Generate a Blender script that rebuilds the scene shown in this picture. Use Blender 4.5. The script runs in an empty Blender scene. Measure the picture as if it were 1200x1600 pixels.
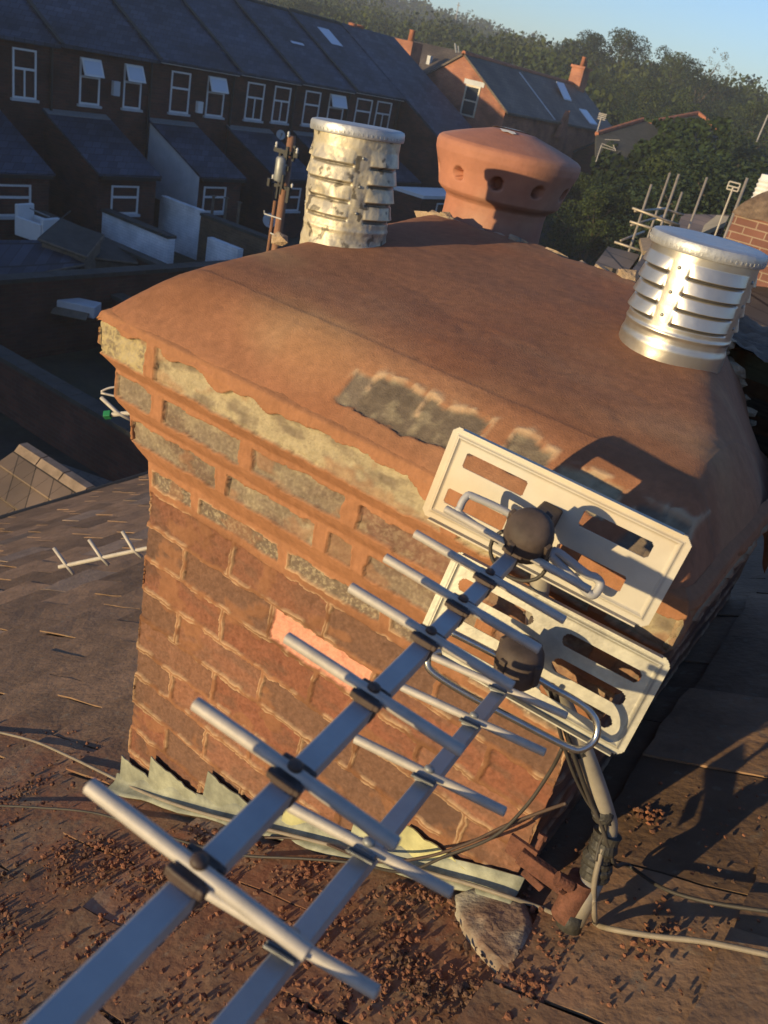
import bpy, math, random
import numpy as np
from mathutils import Vector, Matrix, Quaternion

random.seed(7)
rng = np.random.default_rng(7)
R_ = math.radians
sc = bpy.context.scene
COL = sc.collection

# ------------------------------------------------------------------ camera
# world frame: X along the chimney's front face, Y away along the street, Z up (metres)
F_PX = 1309.379                                    # focal length in pixels of the 1200x1600 photograph
RC = np.array([[0.78976063, 0.57897791, 0.20263942],
               [0.42383065, -0.27622728, -0.86259264],
               [-0.44344755, 0.76712650, -0.46354201]])
CC = np.array([1.07291, -0.97033, 0.78707])
cam_d = bpy.data.cameras.new("camera")
cam = bpy.data.objects.new("camera", cam_d)
COL.objects.link(cam)
sc.camera = cam
_u, _s, _v = np.linalg.svd(RC)
RC = _u @ _v
m = Matrix.Identity(4)
for i in range(3):
    m[i][0] = RC[0][i]; m[i][1] = -RC[1][i]; m[i][2] = -RC[2][i]; m[i][3] = CC[i]
cam.matrix_world = m
cam_d.sensor_fit = 'VERTICAL'
cam_d.sensor_height = 36.0
cam_d.lens = 36.0 * F_PX / 1600.0
cam_d.clip_start = 0.02
cam_d.clip_end = 3000
cam_d.dof.use_dof = True
cam_d.dof.focus_distance = 1.45
cam_d.dof.aperture_fstop = 13.0
sc.render.resolution_x = 768
sc.render.resolution_y = 1024
sc.render.engine = 'CYCLES'

# ------------------------------------------------------------------ light
SUN_AZ = R_(19.0)      # the light travels along +Y, turned this much towards +X
SUN_EL = R_(6.5)
w = bpy.data.worlds.new("World")
sc.world = w
w.use_nodes = True
nt = w.node_tree
bg = nt.nodes['Background']
sky = nt.nodes.new('ShaderNodeTexSky')
sky.sky_type = 'NISHITA'
sky.sun_disc = False
sky.sun_elevation = SUN_EL
# the sun stands opposite to where the light travels: direction (-sin az, -cos az)
sky.sun_rotation = math.pi + SUN_AZ
sky.altitude = 100
sky.air_density = 1.0
sky.dust_density = 0.3
sky.ozone_density = 2.5
tint = nt.nodes.new('ShaderNodeMix'); tint.data_type = 'RGBA'; tint.blend_type = 'MULTIPLY'; tint.inputs[0].default_value = 1
tint.inputs[7].default_value = (1.02, 1.16, 1.55, 1)
nt.links.new(sky.outputs[0], tint.inputs[6]); nt.links.new(tint.outputs[2], bg.inputs[0])
bg.inputs[1].default_value = 0.12
sun_d = bpy.data.lights.new("sun", 'SUN')
sun_d.energy = 5.0
sun_d.angle = R_(0.6)
sun_d.color = (1.0, 0.76, 0.40)
sun = bpy.data.objects.new("sun", sun_d)
COL.objects.link(sun)
LDIR = Vector((math.sin(SUN_AZ) * math.cos(SUN_EL), math.cos(SUN_AZ) * math.cos(SUN_EL), -math.sin(SUN_EL)))
sun.rotation_euler = LDIR.to_track_quat('-Z', 'Y').to_euler()
sc.view_settings.view_transform = 'Standard'
sc.view_settings.look = 'None'
sc.view_settings.gamma = 1.0
sc.view_settings.exposure = 0.6
sc.view_settings.use_curve_mapping = False
try:
    sc.cycles.max_bounces = 6
except Exception:
    pass

# ------------------------------------------------------------------ measuring helpers
def ray(u, v):
    return RC.T @ np.array([(u - 600) / F_PX, (v - 800) / F_PX, 1.0])
def at(u, v, depth): return Vector(CC + depth * ray(u, v))
def onX(u, v, X): d = ray(u, v); return Vector(CC + (X - CC[0]) / d[0] * d)
def onY(u, v, Y): d = ray(u, v); return Vector(CC + (Y - CC[1]) / d[1] * d)
def onZ(u, v, Z): d = ray(u, v); return Vector(CC + (Z - CC[2]) / d[2] * d)
def onP(u, v, p0, n):
    d = ray(u, v); n = np.array(n); return Vector(CC + np.dot(np.array(p0) - CC, n) / np.dot(d, n) * d)
ROOF_A = R_(28.4)
RN = (-math.sin(ROOF_A), 0, math.cos(ROOF_A))
RP0 = (0, 0, -0.811)
def onR(u, v, lift=0.0): return onP(u, v, RP0, RN) + Vector(RN) * lift
def roof_z(x): return -0.811 + math.tan(ROOF_A) * x

# ------------------------------------------------------------------ noise
def _hash(ix, iy, seed):
    h = (ix.astype(np.int64) * 374761393 + iy.astype(np.int64) * 668265263 + seed * 974634777) & 0xffffffff
    h = ((h ^ (h >> 13)) * 1274126177) & 0xffffffff
    return ((h ^ (h >> 16)) & 0xffff) / 65535.0
def vnoise(x, y, seed=0):
    x = np.asarray(x, float); y = np.asarray(y, float)
    ix = np.floor(x); iy = np.floor(y)
    fx = x - ix; fy = y - iy
    fx = fx * fx * (3 - 2 * fx); fy = fy * fy * (3 - 2 * fy)
    a = _hash(ix, iy, seed); b = _hash(ix + 1, iy, seed); c = _hash(ix, iy + 1, seed); d = _hash(ix + 1, iy + 1, seed)
    return (a * (1 - fx) + b * fx) * (1 - fy) + (c * (1 - fx) + d * fx) * fy
def fbm(x, y, seed=0, octs=4):
    s = 0; a = .5; t = 0
    for o in range(octs):
        s = s + a * vnoise(x * 2 ** o, y * 2 ** o, seed + 17 * o); t += a; a *= .5
    return s / t
def sstep(a, b, x):
    t = np.clip((x - a) / (b - a), 0, 1); return t * t * (3 - 2 * t)
def mix(a, b, t):
    t = np.asarray(t)[..., None]; return np.asarray(a) * (1 - t) + np.asarray(b) * t

# ------------------------------------------------------------------ materials
KA = .68      # overall reflectance of painted, stone and metal surfaces, balanced with the exposure
def mat(name, col, rough=.8, metal=0.0, var=.25, scale=8.0, bump=.15, bscale=None, col2=None, attr=False, spec=.35, stretch=None, bdist=.01):
    m = bpy.data.materials.new(name); m.use_nodes = True
    n = m.node_tree.nodes; l = m.node_tree.links
    b = n['Principled BSDF']
    b.inputs['Roughness'].default_value = rough
    b.inputs['Metallic'].default_value = metal
    b.inputs['Specular IOR Level'].default_value = spec
    tc = n.new('ShaderNodeTexCoord')
    mp = n.new('ShaderNodeMapping'); l.new(tc.outputs['Object'], mp.inputs[0])
    if stretch: mp.inputs['Scale'].default_value = stretch
    no = n.new('ShaderNodeTexNoise'); no.inputs['Scale'].default_value = scale; no.inputs['Detail'].default_value = 6
    no.inputs['Roughness'].default_value = .65
    l.new(mp.outputs[0], no.inputs['Vector'])
    ramp = n.new('ShaderNodeMapRange'); ramp.inputs[1].default_value = .3; ramp.inputs[2].default_value = .7
    ramp.inputs[3].default_value = (1 - var) * KA; ramp.inputs[4].default_value = (1 + var) * KA
    l.new(no.outputs['Fac'], ramp.inputs[0])
    mx = n.new('ShaderNodeMix'); mx.data_type = 'RGBA'; mx.blend_type = 'MULTIPLY'; mx.inputs[0].default_value = 1
    if attr:
        at_ = n.new('ShaderNodeAttribute'); at_.attribute_name = 'Col'; src = at_.outputs['Color']
        l.new(src, mx.inputs[6])
    elif col2:
        no2 = n.new('ShaderNodeTexNoise'); no2.inputs['Scale'].default_value = scale * .35; no2.inputs['Detail'].default_value = 5
        l.new(mp.outputs[0], no2.inputs['Vector'])
        r2 = n.new('ShaderNodeMapRange'); r2.inputs[1].default_value = .45; r2.inputs[2].default_value = .62
        l.new(no2.outputs['Fac'], r2.inputs[0])
        m2 = n.new('ShaderNodeMix'); m2.data_type = 'RGBA'
        m2.inputs[6].default_value = (*col, 1); m2.inputs[7].default_value = (*col2, 1)
        l.new(r2.outputs[0], m2.inputs[0]); l.new(m2.outputs[2], mx.inputs[6])
    else:
        mx.inputs[6].default_value = (*col, 1)
    l.new(ramp.outputs[0], mx.inputs[7])
    l.new(mx.outputs[2], b.inputs['Base Color'])
    if bump > 0:
        nb = n.new('ShaderNodeTexNoise'); nb.inputs['Scale'].default_value = bscale or scale * 4; nb.inputs['Detail'].default_value = 5
        l.new(mp.outputs[0], nb.inputs['Vector'])
        bp = n.new('ShaderNodeBump'); bp.inputs['Strength'].default_value = bump; bp.inputs['Distance'].default_value = bdist
        l.new(nb.outputs['Fac'], bp.inputs['Height']); l.new(bp.outputs[0], b.inputs['Normal'])
    return m

def brick_mat(name, c1, c2, mortar, scale=1.0, rough=.9):
    """brick courses drawn from world position, on any upright wall"""
    m = bpy.data.materials.new(name); m.use_nodes = True
    n = m.node_tree.nodes; l = m.node_tree.links
    b = n['Principled BSDF']; b.inputs['Roughness'].default_value = rough; b.inputs['Specular IOR Level'].default_value = .2
    g = n.new('ShaderNodeNewGeometry')
    sp = n.new('ShaderNodeSeparateXYZ'); l.new(g.outputs['Position'], sp.inputs[0])
    ad = n.new('ShaderNodeMath'); ad.operation = 'ADD'; l.new(sp.outputs[0], ad.inputs[0]); l.new(sp.outputs[1], ad.inputs[1])
    cb = n.new('ShaderNodeCombineXYZ'); l.new(ad.outputs[0], cb.inputs[0]); l.new(sp.outputs[2], cb.inputs[1])
    br = n.new('ShaderNodeTexBrick'); l.new(cb.outputs[0], br.inputs['Vector'])
    br.inputs['Color1'].default_value = (*c1, 1); br.inputs['Color2'].default_value = (*c2, 1); br.inputs['Mortar'].default_value = (*mortar, 1)
    br.inputs['Scale'].default_value = scale; br.inputs['Brick Width'].default_value = .225; br.inputs['Row Height'].default_value = .075
    br.inputs['Mortar Size'].default_value = .006
    no = n.new('ShaderNodeTexNoise'); no.inputs['Scale'].default_value = 1.3; no.inputs['Detail'].default_value = 6
    l.new(g.outputs['Position'], no.inputs['Vector'])
    mr = n.new('ShaderNodeMapRange'); mr.inputs[1].default_value = .3; mr.inputs[2].default_value = .7; mr.inputs[3].default_value = .6 * KA; mr.inputs[4].default_value = 1.35 * KA
    l.new(no.outputs['Fac'], mr.inputs[0])
    mx = n.new('ShaderNodeMix'); mx.data_type = 'RGBA'; mx.blend_type = 'MULTIPLY'; mx.inputs[0].default_value = 1
    l.new(br.outputs['Color'], mx.inputs[6]); l.new(mr.outputs[0], mx.inputs[7]); l.new(mx.outputs[2], b.inputs['Base Color'])
    return m

def slate_mat(name, c1, c2, w_=.3, h_=.24, gap=(.01, .01, .012)):
    """far slate roofs: courses from object position along the eaves (Y) and height"""
    m = bpy.data.materials.new(name); m.use_nodes = True
    n = m.node_tree.nodes; l = m.node_tree.links
    b = n['Principled BSDF']; b.inputs['Roughness'].default_value = .65; b.inputs['Specular IOR Level'].default_value = .3
    g = n.new('ShaderNodeNewGeometry')
    sp = n.new('ShaderNodeSeparateXYZ'); l.new(g.outputs['Position'], sp.inputs[0])
    ad = n.new('ShaderNodeMath'); ad.operation = 'MULTIPLY'; ad.inputs[1].default_value = 2.0; l.new(sp.outputs[2], ad.inputs[0])
    a2 = n.new('ShaderNodeMath'); a2.operation = 'ADD'; l.new(sp.outputs[0], a2.inputs[0]); l.new(sp.outputs[1], a2.inputs[1])
    cb = n.new('ShaderNodeCombineXYZ'); l.new(a2.outputs[0], cb.inputs[0]); l.new(ad.outputs[0], cb.inputs[1])
    br = n.new('ShaderNodeTexBrick'); l.new(cb.outputs[0], br.inputs['Vector'])
    br.inputs['Color1'].default_value = (*c1, 1); br.inputs['Color2'].default_value = (*c2, 1); br.inputs['Mortar'].default_value = (*gap, 1)
    br.inputs['Scale'].default_value = 1; br.inputs['Brick Width'].default_value = w_; br.inputs['Row Height'].default_value = h_
    br.inputs['Mortar Size'].default_value = .008
    no = n.new('ShaderNodeTexNoise'); no.inputs['Scale'].default_value = .7; no.inputs['Detail'].default_value = 8
    l.new(g.outputs['Position'], no.inputs['Vector'])
    mr = n.new('ShaderNodeMapRange'); mr.inputs[1].default_value = .3; mr.inputs[2].default_value = .7; mr.inputs[3].default_value = .55 * KA; mr.inputs[4].default_value = 1.5 * KA
    l.new(no.outputs['Fac'], mr.inputs[0])
    mx = n.new('ShaderNodeMix'); mx.data_type = 'RGBA'; mx.blend_type = 'MULTIPLY'; mx.inputs[0].default_value = 1
    l.new(br.outputs['Color'], mx.inputs[6]); l.new(mr.outputs[0], mx.inputs[7]); l.new(mx.outputs[2], b.inputs['Base Color'])
    return m

M = {}
M['stack'] = mat('stack_brick_and_mortar', (1, 1, 1), .92, var=.14, scale=60, bump=.5, bscale=420, attr=True, spec=.15, bdist=.002)
M['cap'] = mat('mortar_flaunching', (1, 1, 1), .9, var=.12, scale=45, bump=.55, bscale=380, attr=True, spec=.2, bdist=.0015)
M['rear_cap'] = mat('old_mortar', (.16, .11, .08), .95, var=.4, scale=14, bump=.8, bscale=60, col2=(.24, .17, .12))
M['rubble'] = mat('pale_rubble', (.42, .31, .21), .95, var=.35, scale=30, bump=.6, bscale=120)
M['terracotta'] = mat('terracotta', (.46, .20, .13), .75, var=.2, scale=9, bump=.25, bscale=120, col2=(.52, .30, .21), spec=.3, bdist=.003)
M['soot'] = mat('dark_inside', (.012, .010, .009), .9, bump=0)
M['bird'] = mat('white_droppings', (.75, .72, .66), .8, var=.1, bump=0)
M['cowl_old'] = mat('weathered_metal', (1, 1, 1), .48, .25, var=.16, scale=25, bump=.35, bscale=70, attr=True, spec=.5, bdist=.003)
M['cowl_new'] = mat('bright_metal', (.66, .62, .56), .27, .9, var=.12, scale=14, bump=.12, bscale=50, spec=.5, bdist=.003)
M['cowl_lid'] = mat('dull_zinc', (.55, .56, .58), .5, .6, var=.15, scale=20, bump=.2, bscale=60)
M['alu'] = mat('anodised_aluminium', (.50, .49, .49), .6, .2, var=.1, scale=30, bump=.1, spec=.5, bdist=.002)
M['alu_tube'] = mat('oxidised_tube', (.50, .46, .42), .62, .2, var=.14, scale=60, bump=.2, bscale=200, spec=.5, bdist=.001)
M['bright_rod'] = mat('polished_rod', (.62, .6, .56), .25, .95, var=.12, scale=40, bump=.08, spec=.5, bdist=.001)
M['bracket_pl'] = mat('brown_plastic', (.075, .048, .038), .6, var=.25, scale=40, bump=.2, spec=.4, bdist=.002)
M['box_pl'] = mat('dusty_plastic', (.085, .062, .052), .7, var=.35, scale=25, bump=.3, bscale=150, col2=(.14, .10, .08), spec=.3, bdist=.002)
M['plate_cream'] = mat('cream_painted_steel', (.60, .555, .47), .55, .1, var=.1, scale=14, bump=.1, spec=.4, bdist=.002, col2=(.6, .5, .37))
M['plate_galv'] = mat('galvanised_steel', (.50, .48, .40), .5, .35, var=.18, scale=50, bump=.15, spec=.5, bdist=.002, col2=(.42, .40, .34))
M['mast'] = mat('mast_grey', (.50, .45, .36), .45, .4, var=.18, scale=30, bump=.1, spec=.5, bdist=.002)
M['tape'] = mat('dark_tape', (.045, .042, .036), .6, var=.4, scale=60, bump=.5, bscale=150, spec=.4, bdist=.003)
M['rust'] = mat('rusty_iron', (.17, .070, .045), .85, .1, var=.4, scale=60, bump=.6, bscale=250, col2=(.15, .06, .04), bdist=.003)
M['cable_dark'] = mat('dark_cable', (.055, .048, .042), .6, var=.25, scale=30, bump=0)
M['cable_pale'] = mat('pale_cable', (.27, .23, .18), .6, var=.2, scale=30, bump=0)
M['lead'] = mat('lead_sheet', (.27, .28, .22), .65, .1, var=.4, scale=22, bump=.4, bscale=50, col2=(.36, .37, .28), spec=.4, bdist=.004)
M['lead_sunlit'] = mat('sunlit_lead', (.50, .48, .25), .6, .1, var=.35, scale=14, bump=.4, bscale=50, col2=(.40, .42, .32), spec=.4, bdist=.004)  # yellow sunlight on the right-hand flashing put into its lead colour
M['slate'] = mat('worn_stone_slate', (1, 1, 1), .75, var=.3, scale=9, bump=.5, bscale=60, attr=True, spec=.3, bdist=.006)
def add_dust(m, colour):
    """reddish mortar dust and moss lying on the slates in front of the stack"""
    n = m.node_tree.nodes; l = m.node_tree.links; b = n['Principled BSDF']
    src = b.inputs['Base Color'].links[0].from_socket
    g = n.new('ShaderNodeNewGeometry'); sp = n.new('ShaderNodeSeparateXYZ'); l.new(g.outputs['Position'], sp.inputs[0])
    r1 = n.new('ShaderNodeMapRange'); r1.inputs[1].default_value = -.62; r1.inputs[2].default_value = -.12; l.new(sp.outputs[1], r1.inputs[0])
    r2 = n.new('ShaderNodeMapRange'); r2.inputs[1].default_value = .22; r2.inputs[2].default_value = -.02; l.new(sp.outputs[1], r2.inputs[0])
    r3 = n.new('ShaderNodeMapRange'); r3.inputs[1].default_value = 1.12; r3.inputs[2].default_value = .85; l.new(sp.outputs[0], r3.inputs[0])
    no = n.new('ShaderNodeTexNoise'); no.inputs['Scale'].default_value = 9; no.inputs['Detail'].default_value = 9; no.inputs['Roughness'].default_value = .7; l.new(g.outputs['Position'], no.inputs['Vector'])
    r4 = n.new('ShaderNodeMapRange'); r4.inputs[1].default_value = .40; r4.inputs[2].default_value = .56; l.new(no.outputs['Fac'], r4.inputs[0])
    prev = r1.outputs[0]
    for o in (r2.outputs[0], r3.outputs[0], r4.outputs[0]):
        mu = n.new('ShaderNodeMath'); mu.operation = 'MULTIPLY'; l.new(prev, mu.inputs[0]); l.new(o, mu.inputs[1]); prev = mu.outputs[0]
    mx = n.new('ShaderNodeMix'); mx.data_type = 'RGBA'; l.new(prev, mx.inputs[0]); l.new(src, mx.inputs[6]); mx.inputs[7].default_value = (*colour, 1)
    # grey-green lichen freckles everywhere
    n2 = n.new('ShaderNodeTexNoise'); n2.inputs['Scale'].default_value = 38; n2.inputs['Detail'].default_value = 4; l.new(g.outputs['Position'], n2.inputs['Vector'])
    r5 = n.new('ShaderNodeMapRange'); r5.inputs[1].default_value = .62; r5.inputs[2].default_value = .70; r5.inputs[4].default_value = .5; l.new(n2.outputs['Fac'], r5.inputs[0])
    m2 = n.new('ShaderNodeMix'); m2.data_type = 'RGBA'; l.new(r5.outputs[0], m2.inputs[0]); l.new(mx.outputs[2], m2.inputs[6]); m2.inputs[7].default_value = (.20, .165, .12, 1)
    l.new(m2.outputs[2], b.inputs['Base Color'])
add_dust(M['slate'], (.17, .075, .042))
M['crumb'] = mat('fallen_mortar', (.25, .105, .058), .95, var=.55, scale=55, bump=.3, col2=(.15, .085, .055))
M['lichen'] = mat('lichen_on_mortar', (.50, .46, .36), .95, var=.3, scale=25, bump=.4, bscale=90, col2=(.26, .17, .12))
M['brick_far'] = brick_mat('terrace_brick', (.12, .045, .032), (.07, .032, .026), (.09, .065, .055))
M['brick_red'] = brick_mat('red_brick', (.42, .17, .10), (.34, .13, .085), (.35, .24, .18))
M['brick_yard'] = brick_mat('yard_brick', (.13, .055, .04), (.085, .04, .032), (.10, .075, .06))
M['brick_brown'] = brick_mat('weathered_brown_brick', (.19, .12, .07), (.13, .085, .055), (.20, .16, .11))
M['brick_white'] = brick_mat('whitewashed_brick', (1.0, 1.0, 1.0), (.92, .93, .94), (.75, .76, .78))
M['brick_near'] = brick_mat('neighbour_brick', (.24, .11, .085), (.18, .085, .07), (.36, .27, .2))
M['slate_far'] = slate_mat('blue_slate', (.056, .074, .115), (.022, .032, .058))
M['slate_brown'] = slate_mat('brown_slate', (.14, .11, .09), (.10, .08, .065))
M['tile'] = slate_mat('concrete_tile', (.24, .17, .12), (.18, .13, .095), w_=.33, h_=.5, gap=(.04, .03, .02))
M['ridge_pale'] = mat('ridge_tile', (.30, .22, .16), .85, var=.3, scale=6)
M['ridge_red'] = mat('red_ridge_tile', (.42, .16, .09), .85, var=.3, scale=4)
M['white_paint'] = mat('white_paint', (.85, .85, .85), .5, var=.06, scale=3, bump=0)
M['render_pale'] = mat('pale_render', (.60, .62, .65), .9, var=.15, scale=2, bump=.1)
M['felt'] = mat('roof_felt', (.06, .06, .055), .9, var=.35, scale=3, bump=.3)
M['timber'] = mat('weathered_timber', (.18, .14, .10), .85, var=.3, scale=6)
M['pole_wood'] = mat('creosoted_pole', (.30, .15, .085), .8, var=.3, scale=10, stretch=(4, 4, .6))
M['grey_metal'] = mat('grey_metal', (.32, .33, .33), .5, .4, var=.15, scale=12, bump=.05)
M['black'] = mat('black_fittings', (.02, .02, .022), .5, var=.2, bump=0)
M['porcelain'] = mat('white_insulator', (.7, .7, .68), .25, var=.05, bump=0)
M['scaf'] = mat('scaffold_tube', (.46, .40, .33), .5, .5, var=.2, scale=20, bump=.05)
M['board'] = mat('scaffold_board', (.34, .26, .18), .85, var=.25, scale=10)
M['dish'] = mat('dish_grey', (.55, .56, .57), .5, var=.06, bump=0)
M['green_cap'] = mat('green_end_cap', (.02, .22, .08), .5, var=.1, bump=0)
M['earth'] = mat('yard_ground', (.055, .05, .04), .95, var=.5, scale=.8, bump=.4, bscale=4, col2=(.045, .055, .03), bdist=.05)
M['leaf'] = mat('foliage', (1, 1, 1), .7, var=.25, scale=2.0, bump=0, attr=True, spec=.15)
M['bark'] = mat('bark', (.13, .10, .075), .9, var=.3, scale=3)
M['reflect_roof'] = mat('reflection_and_roof_beige', (.45, .38, .26), .8, var=.2, scale=2, bump=0)  # beige for the painted window reflections, also used on a cream roof
def vary(m):
    n = m.node_tree.nodes; l = m.node_tree.links; b = n['Principled BSDF']
    src = b.inputs['Base Color'].links[0].from_socket
    oi = n.new('ShaderNodeObjectInfo'); cr = n.new('ShaderNodeMix'); cr.data_type = 'RGBA'
    cr.inputs[6].default_value = (.75, .85, 1.15, 1); cr.inputs[7].default_value = (1.55, 1.45, .85, 1); l.new(oi.outputs['Random'], cr.inputs[0])
    mx = n.new('ShaderNodeMix'); mx.data_type = 'RGBA'; mx.blend_type = 'MULTIPLY'; mx.inputs[0].default_value = 1
    l.new(src, mx.inputs[6]); l.new(cr.outputs[2], mx.inputs[7]); l.new(mx.outputs[2], b.inputs['Base Color'])
vary(M['leaf'])
def glass_mat():
    m = bpy.data.materials.new('window_glass'); m.use_nodes = True
    b = m.node_tree.nodes['Principled BSDF']
    b.inputs['Base Color'].default_value = (.03, .035, .045, 1); b.inputs['Roughness'].default_value = .06
    b.inputs['Specular IOR Level'].default_value = .8
    return m
M['glass'] = glass_mat()
def frost():
    m = bpy.data.materials.new('frosted_glass'); m.use_nodes = True
    b = m.node_tree.nodes['Principled BSDF']
    b.inputs['Base Color'].default_value = (.42, .47, .55, 1); b.inputs['Roughness'].default_value = .35
    return m
M['frost'] = frost()

# ------------------------------------------------------------------ mesh helpers
def tag(o, label=None, cat=None, group=None, kind=None):
    if label: o['label'] = label
    if cat: o['category'] = cat
    if group: o['group'] = group
    if kind: o['kind'] = kind
    return o
def empty(name, loc, label=None, cat=None, group=None):
    o = bpy.data.objects.new(name, None); COL.objects.link(o); o.location = loc
    o.empty_display_size = .1
    tag(o, label, cat, group); o['_w'] = 0; del o['_w']
    return o
WLOC = {}
def wloc(o):
    p = Vector(o.location)
    while o.parent: o = o.parent; p += o.location
    return p
class MB:
    def __init__(s): s.v = []; s.f = []; s.c = []
    def add(s, vs, fs, col=None):
        k = len(s.v); s.v += [tuple(p) for p in vs]; s.f += [tuple(i + k for i in f) for f in fs]
        s.c += [col or (1, 1, 1)] * len(vs); return s
    def box(s, c, ax, ay, az, col=None):
        """centre and three half-axis vectors"""
        c = Vector(c); ax = Vector(ax); ay = Vector(ay); az = Vector(az)
        vs = [c + i * ax + j * ay + k * az for i in (-1, 1) for j in (-1, 1) for k in (-1, 1)]
        fs = [(0, 1, 3, 2), (4, 6, 7, 5), (0, 4, 5, 1), (2, 3, 7, 6), (0, 2, 6, 4), (1, 5, 7, 3)]
        if ax.cross(ay).dot(az) < 0: fs = [f[::-1] for f in fs]
        return s.add(vs, fs, col)
    def abox(s, x0, x1, y0, y1, z0, z1, col=None):
        return s.box(((x0 + x1) / 2, (y0 + y1) / 2, (z0 + z1) / 2), ((x1 - x0) / 2, 0, 0), (0, (y1 - y0) / 2, 0), (0, 0, (z1 - z0) / 2), col)
    def tube(s, pts, r, n=10, cap=True, col=None):
        pts = [Vector(p) for p in pts]; N = len(pts)
        rs = r if isinstance(r, (list, tuple)) else [r] * N
        up = None; vs = []; fs = []
        for i, p in enumerate(pts):
            t = (pts[min(i + 1, N - 1)] - pts[max(i - 1, 0)]).normalized()
            if up is None:
                up = t.orthogonal().normalized()
            else:
                up = (up - t * up.dot(t))
                up = up.normalized() if up.length > 1e-6 else t.orthogonal().normalized()
            sd = t.cross(up)
            for k in range(n):
                a = 2 * math.pi * k / n
                vs.append(p + rs[i] * (math.cos(a) * up + math.sin(a) * sd))
        for i in range(N - 1):
            for k in range(n):
                fs.append((i * n + k, i * n + (k + 1) % n, (i + 1) * n + (k + 1) % n, (i + 1) * n + k))
        if cap:
            fs.append(tuple(range(n))[::-1]); fs.append(tuple((N - 1) * n + k for k in range(n)))
        return s.add(vs, fs, col)
    def prism(s, poly, d, col=None):
        """polygon (list of 3D points) swept by vector d"""
        n = len(poly); d = Vector(d)
        vs = [Vector(p) for p in poly] + [Vector(p) + d for p in poly]
        fs = [tuple(range(n))[::-1], tuple(range(n, 2 * n))] + [(i, (i + 1) % n, n + (i + 1) % n, n + i) for i in range(n)]
        return s.add(vs, fs, col)
    def lathe(s, prof, c, axis=(0, 0, 1), n=32, cap0=True, cap1=True, col=None):
        c = Vector(c); ax = Vector(axis).normalized(); u = ax.orthogonal().normalized(); v = ax.cross(u)
        vs = []; fs = []
        for r, h in prof:
            for k in range(n):
                a = 2 * math.pi * k / n
                vs.append(c + ax * h + r * (math.cos(a) * u + math.sin(a) * v))
        for i in range(len(prof) - 1):
            for k in range(n):
                fs.append((i * n + k, i * n + (k + 1) % n, (i + 1) * n + (k + 1) % n, (i + 1) * n + k))
        if cap0: fs.append(tuple(range(n))[::-1])
        if cap1: fs.append(tuple((len(prof) - 1) * n + k for k in range(n)))
        return s.add(vs, fs, col)
    def build(s, name, material, parent=None, smooth=False, bevel=0, origin=None, colattr=False, auto=None):
        if parent is not None: o0 = wloc(parent)
        elif origin is not None: o0 = Vector(origin)
        else: o0 = Vector((0, 0, 0))
        me = bpy.data.meshes.new(name)
        me.from_pydata([tuple(Vector(p) - o0) for p in s.v], [], s.f)
        me.update()
        o = bpy.data.objects.new(name, me); COL.objects.link(o)
        if parent is not None: o.parent = parent
        else: o.location = o0
        me.materials.append(material)
        if colattr:
            a = me.color_attributes.new('Col', 'FLOAT_COLOR', 'POINT')
            arr = np.ones((len(s.v), 4), np.float32); arr[:, :3] = np.array(s.c, np.float32); a.data.foreach_set('color', arr.ravel())
        if smooth: me.shade_smooth()
        if auto is not None:
            me.shade_smooth(); set_sharp(me, auto)
        if bevel:
            b = o.modifiers.new('bevel', 'BEVEL'); b.width = bevel; b.segments = 2; b.limit_method = 'ANGLE'; b.angle_limit = R_(40)
        return o
def set_sharp(me, deg):
    import bmesh
    bm = bmesh.new(); bm.from_mesh(me)
    for e in bm.edges:
        if len(e.link_faces) == 2 and e.calc_face_angle(0) > R_(deg): e.smooth = False
    bm.to_mesh(me); bm.free()
def grid_obj(name, V, rows, cols, material, parent=None, wrap=False, C=None, smooth=True, flip=False, extra=None):
    V = np.asarray(V, np.float32).reshape(-1, 3)
    o0 = np.array(wloc(parent)) if parent is not None else np.zeros(3)
    V = V - o0
    idx = np.arange(rows * cols).reshape(rows, cols)
    if wrap:
        nx = np.roll(idx, -1, axis=1); a = idx[:-1]; b = nx[:-1]; c = nx[1:]; d = idx[1:]
    else:
        a = idx[:-1, :-1]; b = idx[:-1, 1:]; c = idx[1:, 1:]; d = idx[1:, :-1]
    Fq = np.stack([a, b, c, d], -1).reshape(-1, 4)
    if flip: Fq = Fq[:, ::-1]
    me = bpy.data.meshes.new(name)
    me.vertices.add(len(V)); me.vertices.foreach_set('co', V.astype(np.float32).ravel())
    me.loops.add(Fq.size); me.loops.foreach_set('vertex_index', Fq.ravel().astype(np.int32))
    me.polygons.add(len(Fq)); me.polygons.foreach_set('loop_start', np.arange(0, Fq.size, 4, dtype=np.int32))
    me.update(calc_edges=True); me.validate()
    if C is not None:
        a_ = me.color_attributes.new('Col', 'FLOAT_COLOR', 'POINT')
        arr = np.ones((len(V), 4), np.float32); arr[:, :3] = np.asarray(C).reshape(-1, 3); a_.data.foreach_set('color', arr.ravel())
    me.materials.append(material)
    if smooth: me.shade_smooth()
    o = bpy.data.objects.new(name, me); COL.objects.link(o)
    if parent is not None: o.parent = parent
    return o
def smooth_path(pts, sub=8):
    pts = [Vector(p) for p in pts]; out = []
    P = [pts[0]] + pts + [pts[-1]]
    for i in range(1, len(P) - 2):
        p0, p1, p2, p3 = P[i - 1], P[i], P[i + 1], P[i + 2]
        for k in range(sub):
            t = k / sub
            out.append(.5 * ((2 * p1) + (-p0 + p2) * t + (2 * p0 - 5 * p1 + 4 * p2 - p3) * t * t + (-p0 + 3 * p1 - 3 * p2 + p3) * t ** 3))
    out.append(pts[-1]); return out

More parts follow.
